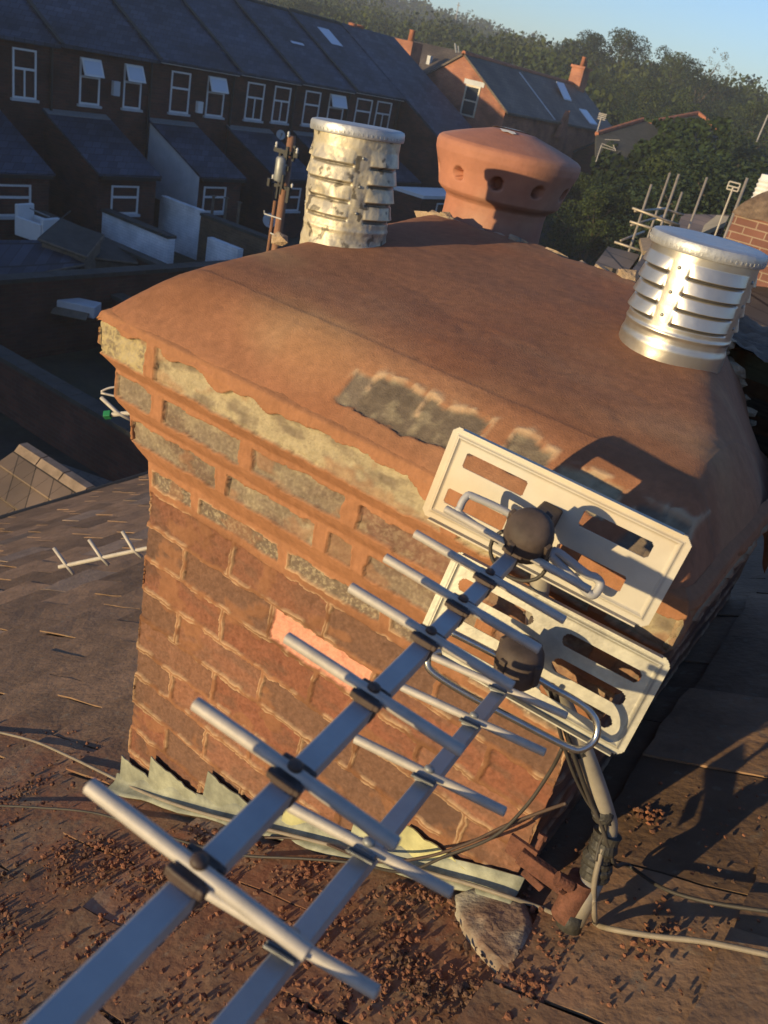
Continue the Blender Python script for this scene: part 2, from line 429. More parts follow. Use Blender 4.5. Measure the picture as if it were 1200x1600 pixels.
# ================================================================== THE SETTING
def terrain(x, y):
    z = -5.9 + 0 * x
    z = z + 9.0 * sstep(42, 150, y) * (1 - .25 * sstep(-20, 60, x))
    z = z + .8 * sstep(5, 40, y)
    z = z + 10.0 * np.exp(-(((x + 215) / 75.0) ** 2 + ((y - 240) / 95.0) ** 2)) + 5.0 * sstep(170, 300, y) * (1 - sstep(-120, 40, x))
    z = z - 5 * sstep(-150, 0, x) * sstep(200, 340, y)
    return z
def tz(x, y): return float(terrain(np.array([x]), np.array([y]))[0])
xs = np.concatenate([np.linspace(-700, -120, 40), np.linspace(-110, 60, 110), np.linspace(70, 600, 30)])
ys = np.concatenate([np.linspace(-90, -20, 8), np.linspace(-15, 140, 100), np.linspace(146, 420, 60), np.linspace(440, 1100, 20)])
GX, GY = np.meshgrid(xs, ys)
GZ = terrain(GX, GY) + .25 * (fbm(GX * .15, GY * .15, 5) - .5)
g = grid_obj('ground', np.stack([GX, GY, GZ], -1), len(ys), len(xs), M['earth'])
tag(g, 'dark earth and grass of the yards and the hillside beyond', None, None, 'structure')

# ================================================================== THE CHIMNEY STACK
W, DP = .9, 1.32
stack = empty('chimney_stack', (.45, .6, -1.2), 'large repointed brick chimney stack with smooth orange mortar cap', 'chimney')
C_MORT = np.array([.37, .175, .092]); C_RED = np.array([.27, .105, .068]); C_DARK = np.array([.145, .088, .068])
C_PINK = np.array([.78, .36, .25]); C_GREY = np.array([.225, .175, .13]); C_LICH = np.array([.46, .385, .25]); C_CREAM = np.array([.60, .42, .26]); C_BROWN = np.array([.235, .11, .075])

rowdefs = []          # (zlo, zhi, joints, halfgap, kind)
for k in range(16):
    off = .1125 if k % 2 else 0.0
    js = [off + .225 * i for i in range(-1, 7)]
    rowdefs.append((-.075 * (k + 1) + .0046, -.075 * k - .0046, js, .0046, 'shaft', k))
rowdefs.append((.014, .046, [-.0, .125, .34, .56, .78, .92], .012, 'edge', 40))
rowdefs.append((.098, .140, [-.04, .205, .43, .505, .73, .95], .014, 'corbel', 41))
rowdefs.append((.180, .222, [-.06, .062, .272, .485, .70, .90, 1.0], .015, 'corbel', 42))
rowdefs.append((.258, .322, [-.09, .062, .66, .88, 1.1], .012, 'top', 43))

def brickwork(s, z, seed):
    """s: distance along a face (0..W), z height -> mask, colour, relief"""
    n1 = fbm(s * 45, z * 45, seed, 3) - .5; n2 = fbm(s * 45 + 31, z * 45 + 9, seed + 5, 3) - .5
    ss = s + n1 * .011; zz = z + n2 * .011
    mask = np.zeros_like(s); col = np.broadcast_to(C_MORT, s.shape + (3,)).copy(); dist = np.full(s.shape, -1.0)
    for zlo, zhi, js, hg, kind, k in rowdefs:
        band = (zz > zlo - .01) & (zz < zhi + .01)
        if not band.any(): continue
        js = np.array(js)
        i = np.clip(np.searchsorted(js, ss) - 1, 0, len(js) - 2)
        x0 = js[i] + hg; x1 = js[i + 1] - hg
        d = np.minimum(np.minimum(ss - x0, x1 - ss), np.minimum(zz - zlo, zhi - zz))
        h = _hash(i.astype(float), np.full(s.shape, float(k)), seed + 3)
        h2 = _hash(i.astype(float) + 50, np.full(s.shape, float(k)), seed + 3)
        tex = fbm(s * 22, z * 45, seed + 11, 5); tex2 = fbm(s * 260, z * 260, seed + 12, 4)
        if kind == 'shaft':
            base = mix(C_RED, C_DARK, sstep(.38, .55, h)); base = mix(base, C_BROWN, sstep(.75, .8, h2))
            base = mix(base, C_DARK, sstep(.40, .75, tex) * .7)
            pink = (k == 1) & (js[i] > .33) & (js[i] < .35) if seed == 1 else np.zeros(s.shape, bool)
            base = np.where(pink[..., None], C_PINK * (1 - .12 * sstep(.6, .7, tex2))[..., None], base)
        elif kind == 'edge':
            base = mix(C_GREY, C_DARK, .5 * tex); base = mix(base, C_LICH, sstep(.45, .8, tex2) * .6)
        elif kind == 'corbel':
            base = mix(C_GREY, C_BROWN, sstep(.6, .8, h) * .7); base = mix(base, C_DARK, sstep(.45, .7, fbm(s * 9, z * 14, seed + 71, 3)) * .6); base = mix(base, C_LICH, sstep(.35, .85, tex2) * .25 + sstep(.5, .8, tex) * .35)
        else:
            base = mix(C_LICH * .95, C_GREY * .9, sstep(.42, .70, tex) * .85); base = mix(base, C_GREY * .7, sstep(.5, .8, tex2) * .5)
            if seed == 1:
                base = mix(base, np.array([.44, .36, .19]), ((js[i] < 0) * .7) * sstep(.35, .6, tex2))
        if kind == 'shaft':
            dust = .06 + .42 * fbm(s * 8 + 40, z * 12, seed + 61, 4)
            base = mix(base, C_MORT * .85, dust * (1 - .8 * ((k == 1) & (js[i] > .33) & (js[i] < .35))))
        if kind == 'corbel': tex2 = .5 + (tex2 - .5) * .55
        base = base * (0.72 + .56 * tex2)[..., None] * (.88 + .24 * h2)[..., None]
        if kind == 'top': d = np.minimum(d, (.318 - .030 * sstep(.35, .75, fbm(s * 7 + 2, z * 0, seed + 81, 4)) - zz))
        if kind == 'shaft': base = mix(base, C_DARK * .75, sstep(.52, .68, fbm(s * 4 + 11, z * 6, seed + 91, 4)) * .55)
        mk = sstep(-.0008, .0010, d) * band
        # smears of mortar over the faces
        sm = sstep(.60, .70, fbm(s * 13 + 7, z * 19, seed + 21, 4)) * (.75 if kind == 'shaft' else .45)
        if kind == 'shaft' and seed == 1:
            sm = sm * (1 - .9 * ((k == 1) & (js[i] > .33) & (js[i] < .35)))
        col = mix(col, mix(base, C_MORT * .9, sm), mk)
        mask = np.maximum(mask, mk * (1 - .5 * sm))
        dist = np.where(band, np.maximum(dist, d), dist)
    low = 1 - sstep(-.02, .03, z)       # pointing darkened below the corbel
    col = col * (1 - low * (1 - mask) * (.16 + .30 * sstep(.4, .65, fbm(s * 6 + 3, z * 8, seed + 95, 4))))[..., None]
    # pale feathered lip where fresh mortar ends on the brick
    lip = sstep(-.0045, -.0012, dist) * (1 - sstep(-.0006, .002, dist)) * sstep(.42, .6, fbm(s * 30, z * 30, seed + 31, 3))
    col = mix(col, C_CREAM, lip * .62 * (z < .09))
    mv = fbm(s * 9, z * 9, seed + 41, 4)
    col = np.where((mask < .3)[..., None], col * (.86 + .3 * mv)[..., None], col)
    rel = -.0048 * mask + .002 * lip + .003 * (fbm(s * 30, z * 30, seed + 51, 4) - .5) + mask * .0045 * (fbm(s * 120, z * 120, seed + 52, 4) - .5) + (1 - mask) * .002 * (fbm(s * 160, z * 60, seed + 54, 3) - .5)
    corb = sstep(.03, .07, z)
    rel = rel - .0035 * mask * corb + corb * .006 * (fbm(s * 12, z * 12, seed + 53, 3) - .5)
    return mask, col, rel

prof = np.array([[-1.35, 0], [-.01, 0], [.02, .002], [.06, .006], [.085, .022], [.10, .030], [.15, .032], [.168, .046], [.18, .052], [.232, .053], [.25, .068], [.262, .076], [.315, .078], [.330, .074], [.338, .060]])
zs = np.concatenate([np.arange(-1.35, -.9, .02), np.arange(-.9, .339, .0023)])
ov = np.interp(zs, prof[:, 0], prof[:, 1])
def face(u0, u1, n): return np.linspace(u0, u1, n, endpoint=False)
fu = face(0, 1, 440); su = face(0, 1, 110); bu = face(0, 1, 30)
cols_ = len(fu) + len(su) + len(bu) + len(su)
rows_ = len(zs)
V = np.zeros((rows_, cols_, 3)); Cc = np.zeros((rows_, cols_, 3))
O = ov[:, None]; Z = zs[:, None]
def put(a, b, X, Y, NX, NY, s, seed):
    S = np.broadcast_to(s, (rows_, b - a)).copy(); ZZ = np.broadcast_to(Z, S.shape).copy()
    mk, col, rel = brickwork(S, ZZ, seed)
    # corners lose a little
    V[:, a:b, 0] = X + NX * rel; V[:, a:b, 1] = Y + NY * rel; V[:, a:b, 2] = ZZ
    Cc[:, a:b] = col
a = 0; b = len(fu)
Xf = -O + fu[None] * (W + 2 * O)
put(a, b, Xf, -O + 0 * Xf, 0, -1, Xf, 1)
a = b; b += len(su)
Yr = -O + su[None] * (DP + 2 * O); put(a, b, W + O + 0 * Yr, Yr, 1, 0, Yr + .1125, 2)
a = b; b += len(bu)
Xb = W + O - bu[None] * (W + 2 * O); put(a, b, Xb, DP + O + 0 * Xb, 0, 1, Xb, 3)
a = b; b += len(su)
Yl = DP + O - su[None] * (DP + 2 * O); put(a, b, -O + 0 * Yl, Yl, -1, 0, Yl + .1125, 4)
# rounded, chipped corners
for ci, (sx, sy) in ((0, (1, 1)), (len(fu), (-1, 1)), (len(fu) + len(su), (-1, -1)), (len(fu) + len(su) + len(bu), (1, -1))):
    ch = .003 + .007 * fbm(zs * 22, zs * 0 + ci, 77, 3) + .006 * sstep(.6, .8, fbm(zs * 60, zs * 0 + ci, 78, 2))
    V[:, ci, 0] += sx * ch * .7; V[:, ci, 1] += sy * ch * .7
    for dd in (-1, 1):
        j = (ci + dd) % cols_
        V[:, j, 0] += sx * ch * .2; V[:, j, 1] += sy * ch * .2
grid_obj('brickwork', V, rows_, cols_, M['stack'], stack, wrap=True, C=Cc)

# --- mortar cap (flaunching): a smooth hipped mound rising to a ragged rim
FY_ = np.arange(-.080, 1.0, .004)
_f = np.interp(np.concatenate([np.arange(-.14, -.080, .004), FY_, np.arange(1.0, 1.06, .004)]), [-.14, -.080, -.04, .0, .03, .10, .22, .40, .80, 1.0], [.27, .330, .366, .402, .420, .438, .452, .472, .508, .512])
_k = np.hanning(27); _k /= _k.sum()
FZ_ = np.convolve(_f, _k, 'same')[15:15 + len(FY_)] - .010 * np.exp(-(FY_ + .080) / .004)
def cap_h(x, y):
    Fr = np.interp(y, FY_, FZ_)
    dl = x + .08; dr = .98 - x
    Lf = np.interp(dl, [0, .006, .03, .07, .12, .20, .32, .6], [.318, .334, .360, .395, .430, .475, .53, .62]) + .13 * np.clip(y, -.1, 1)
    Rf = np.interp(dr, [0, .006, .025, .06, .12, .4], [.295, .315, .350, .41, .50, .8])
    dh = (x - (.968 - .38 * y)) * .94
    Rf = np.minimum(Rf, 2)
    hip = Fr - 1.25 * np.log1p(np.exp(np.clip(dh / .02, -30, 30))) * .02
    k = .010
    h = -k * np.log(np.exp(-Fr / k) + np.exp(-Lf / k) + np.exp(-Rf / k) + np.exp(-hip / k)) + k * .69
    back = np.interp(y, [.70, .78, .80, .83, .86], [0, 0, .012, .07, .12])
    return h - back
cx = np.concatenate([np.arange(-.08, .0, .0025), np.arange(.0, .90, .0045), np.arange(.90, .9805, .0025)])
cy = np.concatenate([np.arange(-.080, .05, .0026), np.arange(.05, .76, .008), np.arange(.76, .865, .004)])
CX, CY = np.meshgrid(cx, cy)
CYw = CY + .03 * (fbm(CX * 14, CY * 3, 91, 3) - .5) * sstep(.7, .8, CY) * 4
H = cap_h(CX, CYw)
wav = fbm(CX * 4, CY * 4, 92, 2) - .5
H = H + .010 * wav * sstep(-.06, .1, CY) + .0012 * (fbm(CX * 18, CY * 34, 93, 3) - .5) + .0010 * (fbm(CX * 90, CY * 120, 94, 2) - .5)
capcol = np.broadcast_to(np.array([.36, .165, .088]), CX.shape + (3,)).copy()
t1 = fbm(CX * 4 + 3, CY * 4, 95, 4); capcol = capcol * (.84 + .32 * t1)[..., None]
capcol = mix(capcol, np.array([.46, .26, .145]), sstep(.5, .75, fbm(CX * 3, CY * 7, 96, 4)) * .5)
capcol = mix(capcol, np.array([.40, .155, .075]), sstep(.5, .8, fbm(CX * 6 + 9, CY * 6, 98, 4)) * .5)
capcol = capcol * (.86 + .28 * fbm(CX * 190, CY * 190, 127, 2))[..., None]
capcol = mix(capcol, np.array([.50, .33, .16]), sstep(.52, .75, fbm(CX * 2.2 + 1, CY * 5, 128, 3)) * np.exp(-((CY - .12) / .16) ** 2) * .5)  # yellowish sheen near the front painted into the mortar colour
# bricks of the inner course left bare in the steep front of the cap
def bare(x0, x1, z0, z1, c, seed, cream=.5):
    global H, capcol
    n1 = (fbm(CX * 40, H0 * 60, 200, 3) - .5) * .016; n2 = (fbm(CX * 30 + 5, H0 * 60, 201, 4) - .5) * .018
    xx = CX + n1; zz = H0 + n2
    front = (CY < .06)
    d = np.minimum(np.minimum(xx - x0, x1 - xx), np.minimum(zz - z0, z1 - zz))
    mk = sstep(-.001, .002, d) * front
    tex = fbm(CX * 60, H0 * 90, seed + 3, 3)
    bc = mix(np.array(c), C_LICH, sstep(.5, .85, tex) * .5) * (.7 + .6 * fbm(CX * 200, H0 * 260, seed + 4, 3))[..., None]
    capcol = mix(capcol, bc, mk)
    edge = sstep(-.010, -.002, d) * (1 - mk) * front * ((zz > (z0 + z1) / 2)) * sstep(.35, .6, tex)
    capcol = mix(capcol, C_CREAM, edge * .9)
    H = H - .004 * mk + .002 * edge + .003 * mk * (tex - .5)
H0 = cap_h(CX, CY)
capcol = mix(capcol, np.array([.26, .115, .06]), sstep(.5, .72, fbm(CX * 5, CY * 12, 99, 4)) * np.exp(-((CY - .03) / .09) ** 2) * .6)
pit = sstep(.70, .78, fbm(CX * 60, CY * 80, 125, 2)) * sstep(.45, .6, fbm(CX * 6, CY * 6, 126, 2))
H = H - .0008 * pit
bare(.415, .457, .356, .396, C_GREY * .95, 201)
bare(.453, .545, .357, .399, C_GREY * .72, 211)
bare(.541, .64, .358, .399, C_GREY * .75, 221)
bare(.675, .74, .368, .400, C_GREY * .8, 231)
bare(.76, .84, .362, .394, C_LICH * .8, 241)
bare(.87, .93, .345, .39, C_GREY * .9, 251)
cap = grid_obj('mortar_cap', np.stack([.45 + (CX - .45) * .992, CY + .0035 * (CY < .1) * (1 - sstep(-.07, .1, CY)), H], -1), len(cy), len(cx), M['cap'], stack, C=capcol)
# older bed behind the rim
bx = np.linspace(-.06, .96, 110); by = np.linspace(.80, 1.40, 70)
BX, BY = np.meshgrid(bx, by)
BZ = .405 + .055 * (1 - sstep(.80, 1.05, BY)) * sstep(-.06, .1, BX) * (1 - sstep(.75, .95, BX)) - .05 * sstep(.0, .08, np.maximum(-.0 - BX, BX - .90)) - .06 * sstep(1.33, 1.40, BY) + .05 * (fbm(BX * 8, BY * 8, 301, 4) - .5) + .035 * (fbm(BX * 30, BY * 30, 302, 4) - .5)
grid_obj('old_mortar_bed', np.stack([BX, BY, BZ], -1), len(by), len(bx), M['rear_cap'], stack)
# rubble along the rim
def rock(mb, c, r, seed, sq=(1, 1, 1)):
    rr = random.Random(seed); c = Vector(c)
    t = (1 + 5 ** .5) / 2
    vs = [(-1, t, 0), (1, t, 0), (-1, -t, 0), (1, -t, 0), (0, -1, t), (0, 1, t), (0, -1, -t), (0, 1, -t), (t, 0, -1), (t, 0, 1), (-t, 0, -1), (-t, 0, 1)]
    fs = [(0, 11, 5), (0, 5, 1), (0, 1, 7), (0, 7, 10), (0, 10, 11), (1, 5, 9), (5, 11, 4), (11, 10, 2), (10, 7, 6), (7, 1, 8), (3, 9, 4), (3, 4, 2), (3, 2, 6), (3, 6, 8), (3, 8, 9), (4, 9, 5), (2, 4, 11), (6, 2, 10), (8, 6, 7), (9, 8, 1)]
    q = Quaternion((rr.random(), rr.random(), rr.random(), rr.random())).normalized()
    out = []
    for v in vs:
        k = r * (.55 + .6 * rr.random()) / 1.9
        p = q @ Vector(v); out.append(c + Vector((p.x * sq[0], p.y * sq[1], p.z * sq[2])) * k)
    mb.add(out, fs)
mb = MB()
for i in range(110):
    x = -.03 + .98 * random.random()
    if fbm(np.array([x * 9]), np.array([3.3]), 66, 2)[0] < .42: continue
    y = .80 + random.uniform(-.015, .05); z = float(cap_h(np.array([x]), np.array([.79]))[0]) - .01 - (y - .79) * .5
    rock(mb, (x, y, z + .012), random.choice([.007, .010, .013, .018, .026]), i, (1.3, .9, .7))
for i, x in enumerate((-.02, .0, .03, .50, .53, .56)):
    rock(mb, (x, .80, float(cap_h(np.array([x]), np.array([.78]))[0])), .022, 500 + i, (1.7, .7, .6))
p = at(438, 374, 1.78); rock(mb, p, .02, 900, (1.3, 1, .8))
tag(mb.build('rubble', M['rubble'], stack), kind='stuff')

# --- lead flashing stepped into the bed joints
def flash(name, tops, base_drop, m_, yo, lift=.0):
    mb = MB()
    poly = []
    for (xa, xb, z) in tops:
        poly += [(xa, z), (xb, z)]
    x0 = tops[0][0]; x1 = tops[-1][1]
    up = poly; lo = [(x1, roof_z(x1) - base_drop), (x0, roof_z(x0) - base_drop)]
    pts = []
    for (xa, xb, z) in tops:
        n = max(3, int((xb - xa) / .012))
        for i in range(n + 1):
            x = xa + (xb - xa) * i / n
            zt = z + random.uniform(-.003, .003)
            pts.append((x, zt))
    for i in range(len(pts) - 1):
        (xa, za), (xb, zb) = pts[i], pts[i + 1]
        if xb - xa < 1e-5: continue
        ya = yo - .0015 * math.sin(xa * 70); yb = yo - .0015 * math.sin(xb * 70)
        mb.prism([(xa, ya, roof_z(xa) - base_drop), (xb, yb, roof_z(xb) - base_drop), (xb, yb, zb), (xa, ya, za)], (0, -.0025, 0))
    return mb.build(name, m_, stack)
flash('flashing', [(-.008, .083, -.693), (.085, .245, -.628), (.250, .45, -.543)], .03, M['lead'], -.006)
flash('flashing', [(.452, .60, -.475), (.602, .68, -.395), (.70, .80, -.318), (.80, .893, -.322)], .03, M['lead_sunlit'], -.006)
mb = MB()      # soaker lying out over the slates in front of the base
N = 40
vs = []; fs = []
for i in range(N + 1):
    x = -.02 + .93 * i / N
    wdt = .022 + .003 * math.sin(i * .8) + .002 * random.random()
    for j, (yy, lf) in enumerate(((-.007, .055), (-.010, .038), (-.016, .032), (-.016 - wdt * .6, .029), (-.016 - wdt, .026))):
        z = roof_z(x) + lf / math.cos(ROOF_A) + .0012 * math.sin(i * .9 + j)
        vs.append((x, yy, z))
for i in range(N):
    for j in range(4): fs.append((i * 5 + j, i * 5 + j + 1, (i + 1) * 5 + j + 1, (i + 1) * 5 + j))
mb.add(vs, fs); so = mb.build('apron', M['lead'], stack, smooth=True)
sd = so.modifiers.new('solid', 'SOLIDIFY'); sd.thickness = .003

# ================================================================== CHIMNEY FITTINGS
def cowl(name, label, base, rad, height, axis, yaw, m_, dented, lid_m):
    t = empty(name, base, label, 'chimney cowl', 'metal cowls on the mortar cap')
    ax = Vector(axis).normalized()
    u = Vector((math.cos(yaw), math.sin(yaw), 0)); u = (u - ax * u.dot(ax)).normalized(); v = ax.cross(u)
    nz = 150; na = 260
    hz = np.linspace(-.02, height, nz); an = np.linspace(0, 2 * math.pi, na, endpoint=False)
    A, Hh = np.meshgrid(an, hz)
    fr = Hh / height
    # louvre columns: four wide pressed slots around, separated by plain seams
    colw = np.cos(2 * (A)) # two pairs
    deg = (np.degrees(A) % 90.0)
    inx = sstep(8, 13, deg) * (1 - sstep(77, 82, deg))
    l0, l1 = .25, .84; nl = 4
    ph = np.clip((fr - l0) / (l1 - l0), 0, .9999) * nl
    inl = (fr > l0) & (fr < l1)
    f = ph - np.floor(ph)
    edge = np.sin(np.clip((deg - 10) / 70, 0, 1) * math.pi) ** .35
    bulge = np.where(f > .22, (1 - (f - .22) / .78) ** .9, 0) * .0068 * edge
    cut = np.where(f < .18, -.005, 0) * edge
    Rr = rad + inx * inl * (bulge + cut)
    Rr = Rr + .0018 * np.exp(-((fr - .17) / .02) ** 2) + .003 * (1 - sstep(.02, .10, fr))
    if dented:
        Rr = Rr + .009 * (fbm(A * 1.8, Hh * 16, 401, 2) - .5) + .0022 * (fbm(A * 7, Hh * 55, 402, 3) - .5)
        Rr = Rr - .007 * np.exp(-(((A - 1.2 * math.pi) / .35) ** 2 + ((fr - .42) / .08) ** 2))
        c = np.broadcast_to(np.array([.66, .58, .42]), A.shape + (3,)).copy()
        tt = fbm(A * 4, Hh * 45, 403, 5)
        c = mix(c, np.array([.46, .42, .35]), sstep(.48, .6, tt)); c = mix(c, np.array([.12, .10, .07]), sstep(.66, .72, fbm(A * 5 + 3, Hh * 60, 404, 4)) * .85)
        c = c * (.85 + .3 * fbm(A * 20, Hh * 200, 405, 3))[..., None]
    else:
        Rr = Rr + .0022 * (fbm(A * 2.2, Hh * 22, 411, 3) - .5)
        c = np.broadcast_to(np.array([.66, .62, .56]), A.shape + (3,)).copy()
    slot_shade = inx * inl * (f < .17) * (edge > .35)
    c = mix(c, np.array([.06, .05, .045]), slot_shade * .75)  # shadow gaps under the louvres painted into the body colour
    P = np.zeros(A.shape + (3,))
    b = np.array(base)
    for k in range(3): P[..., k] = b[k] + ax[k] * Hh + Rr * (np.cos(A) * u[k] + np.sin(A) * v[k])
    grid_obj('body', P, nz, na, m_, t, wrap=True, C=c)
    mb = MB()
    cb = Vector(base)
    n = 72
    pr = [(rad * .5, height - .014), (rad + .0055, height - .014), (rad + .0065, height - .012), (rad + .0065, height + .0), (rad + .0045, height + .004), (rad - .002, height + .006), (rad * .6, height + .0045), (.001, height + .004)]
    mb.lathe(pr, cb, ax, n, False, True)
    for k in range(64):      # crimp marks round the lid
        a_ = 2 * math.pi * k / 64
        dr = math.cos(a_) * u + math.sin(a_) * v; tn = ax.cross(dr)
        mb.box(cb + ax * (height - .008) + dr * (rad + .0066), dr * .0005, tn * .0013, ax * .0022)
    mb.build('lid', lid_m, t, auto=35)
    for q in range(4):
        for hh in (.78, .55, .33):
            a_ = q * math.pi / 2
            dr = math.cos(a_) * u + math.sin(a_) * v
            mb = MB(); mb.lathe([(.003, 0), (.0026, .0018), (.001, .0024)], cb + ax * height * hh + dr * rad, dr, 8)
            mb.build('rivet', M['grey_metal'], t, smooth=True)
    return t
M['cowl_newc'] = mat('bright_metal_attr', (1, 1, 1), .37, .85, var=.1, scale=14, bump=.12, bscale=50, attr=True, spec=.5, bdist=.003)
cowl('chimney_cowl', 'dented cream-stained metal cowl at the left of the mortar cap', at(536, 381, 1.67), .083, .213, (-.06, .0, 1), R_(49), M['cowl_old'], True, M['cowl_lid'])
cowl('chimney_cowl', 'shiny louvred metal cowl with a bright sun streak at the right of the cap', at(1050, 536, 1.39), .0845, .163, (.0, .0, 1), R_(174), M['cowl_newc'], False, M['cowl_lid'])

# terracotta pot
pot = empty('chimney_pot', (.045, 1.0, .38), 'terracotta mushroom-topped chimney pot with a ring of holes', 'chimney pot')
def potprof(h):
    return h
na = 220; prof_p = [(.130, .36), (.130, .40), (.128, .46), (.126, .525), (.128, .540), (.134, .546), (.145, .553), (.152, .560), (.158, .585), (.166, .612), (.173, .630), (.1765, .640), (.1775, .655), (.175, .664), (.168, .670), (.14, .680), (.10, .692), (.07, .700), (.055, .7045), (.03, .707), (.001, .708)]
pp = []
for i in range(len(prof_p) - 1):
    (r0, h0), (r1, h1) = prof_p[i], prof_p[i + 1]
    k = max(1, int(math.hypot(r1 - r0, h1 - h0) / .0028))
    for j in range(k): pp.append((r0 + (r1 - r0) * j / k, h0 + (h1 - h0) * j / k))
pp.append(prof_p[-1]); pp = np.array(pp)
an = np.linspace(0, 2 * math.pi, na, endpoint=False)
A, I = np.meshgrid(an, np.arange(len(pp)))
Rr = pp[I, 0]; Hh = pp[I, 1]
Rr = Rr + .0015 * (fbm(np.cos(A) * 3 + 5, np.sin(A) * 3 + Hh * 20, 501, 3) - .5)
inside = np.zeros_like(Rr)
for k in range(10):
    a_ = 2 * math.pi * k / 10 + R_(6)
    da = (A - a_ + math.pi) % (2 * math.pi) - math.pi
    dd = np.sqrt((da * .163) ** 2 + (Hh - .598) ** 2)
    hole = 1 - sstep(.0125, .0155, dd)
    Rr = Rr - .035 * hole
    inside = np.maximum(inside, hole)
P = np.stack([.045 + Rr * np.cos(A), 1.0 + Rr * np.sin(A), Hh], -1)
grid_obj('pot_body', P, len(pp), na, M['terracotta'], pot, wrap=True)
mb = MB()
for (dx, dy, s) in ((-.03, .01, .050), (.012, -.055, .022)):
    n = 14; vs = []
    rr = math.hypot(dx, dy); hz_ = float(np.interp(rr, [0, .03, .06, .09, .12], [.710, .709, .7055, .697, .688]))
    for k in range(n):
        a_ = 2 * math.pi * k / n; q = s * random.uniform(.55, 1.1)
        x = dx + q * math.cos(a_) * 1.3; y = dy + q * math.sin(a_) * .6
        vs.append((.045 + x, 1.0 + y, float(np.interp(math.hypot(x, y), [0, .03, .055, .07, .10, .14, .168], [.710, .7092, .7065, .702, .694, .682, .672])) + .0008))
    vs.append((.045 + dx, 1.0 + dy, hz_ + .0015))
    mb.add(vs, [(k, (k + 1) % n, n) for k in range(n)])
mb.build('bird_droppings', M['bird'], pot)

# ================================================================== THE ROOF THE STACK STANDS ON
home = empty('terraced_house', (-2, 3, -5.9), 'our own terrace roof of worn brown slates sloping down to the left', 'house')
sx = math.cos(ROOF_A); sz = math.sin(ROOF_A)
def slate_roof():
    gauge = .262; wid = .305; th = .0055
    nr = int(8.8 / gauge)
    RX = []; rnd = random.Random(3)
    mb = MB()
    for r in range(nr):
        s0 = -5.72 + r * gauge          # distance up the slope from x=0
        yoff = (r % 2) * wid / 2 + rnd.uniform(-.02, .02)
        y = -3.2 + yoff
        ymax = 24
        while y < ymax:
            wv = wid + rnd.uniform(-.015, .01)
            ya = y + .003; yb = y + wv - .003
            y += wv
            near = (s0 > -2.5 and yb < 2.5)
            sA = s0 + rnd.uniform(-.006, .006); sB = s0 + gauge + .07
            xa = sA * sx
            if xa < -5.05: continue
            if sA * sx > .0 and sB * sx < .9 and ya > .02 and yb < DP: continue
            tl = rnd.choice([0, 0, 0, .003, .006, .010]) if rnd.random() < .8 else rnd.uniform(.006, .013)
            tw = rnd.uniform(-.004, .004)
            base = .006
            def P_(s, yy, l): return Vector((s * sx, yy, roof_z(0) + s * sz)) + Vector(RN) * l
            lt = .011 + tl
            cshade = rnd.uniform(.7, 1.3); 
            cc = (.262 * cshade, .160 * cshade, .096 * cshade)
            if rnd.random() < .15: cc = (.27 * cshade, .19 * cshade, .14 * cshade)
            if near:
                ns, ny = 5, 5
                vs = []; fs = []
                sd_ = rnd.random() * 100
                for i in range(ns + 1):
                    for j in range(ny + 1):
                        s = sA + (sB - sA) * i / ns; yy = ya + (yb - ya) * j / ny
                        if i == 0: s += rnd.uniform(-.006, .005)
                        if j in (0, ny): yy += rnd.uniform(-.003, .003)
                        l = base + (lt + tw * (j / ny - .5) * 2) * (1 - i / ns) + rnd.uniform(-.0012, .0012)
                        vs.append(P_(s, yy, l))
                k1 = ny + 1
                top = len(vs)
                for j in range(ny + 1): vs.append(vs[j] - Vector(RN) * th)
                for i in range(ns + 1): vs.append(vs[i * k1] - Vector(RN) * th)
                for i in range(ns + 1): vs.append(vs[i * k1 + ny] - Vector(RN) * th)
                for i in range(ns):
                    for j in range(ny): fs.append((i * k1 + j, (i + 1) * k1 + j, (i + 1) * k1 + j + 1, i * k1 + j + 1)[::-1])
                for j in range(ny): fs.append((j, j + 1, top + j + 1, top + j)[::-1])
                b2 = top + k1
                for i in range(ns): fs.append((i * k1, (i + 1) * k1, b2 + i + 1, b2 + i))
                b3 = b2 + ns + 1
                for i in range(ns): fs.append((i * k1 + ny, (i + 1) * k1 + ny, b3 + i + 1, b3 + i)[::-1])
                mb.add(vs, fs, cc)
            else:
                p = [P_(sA, ya, base + lt - tw), P_(sA, yb, base + lt + tw), P_(sB, yb, base), P_(sB, ya, base)]
                mb.prism(p, -Vector(RN) * th, cc)
    o = mb.build('roof_slates', M['slate'], home, colattr=True)
    mb = MB()
    A_ = [(-5.05, -3.2), (2.1, -3.2), (2.1, 24), (-5.05, 24)]
    mb.prism([(x, y, roof_z(x) - .004) for x, y in A_], (0, 0, -.12))
    mb.build('roof_deck', M['timber'], home)
    mb = MB()       # far slope beyond the ridge
    mb.prism([(2.1, -3.2, roof_z(2.1) + .0), (6.4, -3.2, roof_z(-2.2)), (6.4, 24, roof_z(-2.2)), (2.1, 24, roof_z(2.1))], (0, 0, -.1))
    mb.build('roof', M['slate_brown'], home)
    mb = MB(); n = 60
    for i in range(n):
        y0 = -3.2 + i * .4533
        mb.tube([(2.1, y0 + .005, roof_z(2.1) - .035), (2.1, y0 + .445, roof_z(2.1) - .035)], .09, 12)
    mb.build('ridge_tiles', M['ridge_pale'], home, auto=40)
slate_roof()
mb = MB()
mb.abox(-4.85, 6.2, -3.0, 23.8, -6.6, roof_z(-4.85) - .15)
mb.build('wall', M['brick_yard'], home)
mb = MB()
for i in range(1):
    mb.tube([(-5.13, -3.2, roof_z(-5.05) - .06), (-5.13, 24, roof_z(-5.05) - .06)], .055, 10)
mb.build('gutter', M['black'], home, smooth=True)
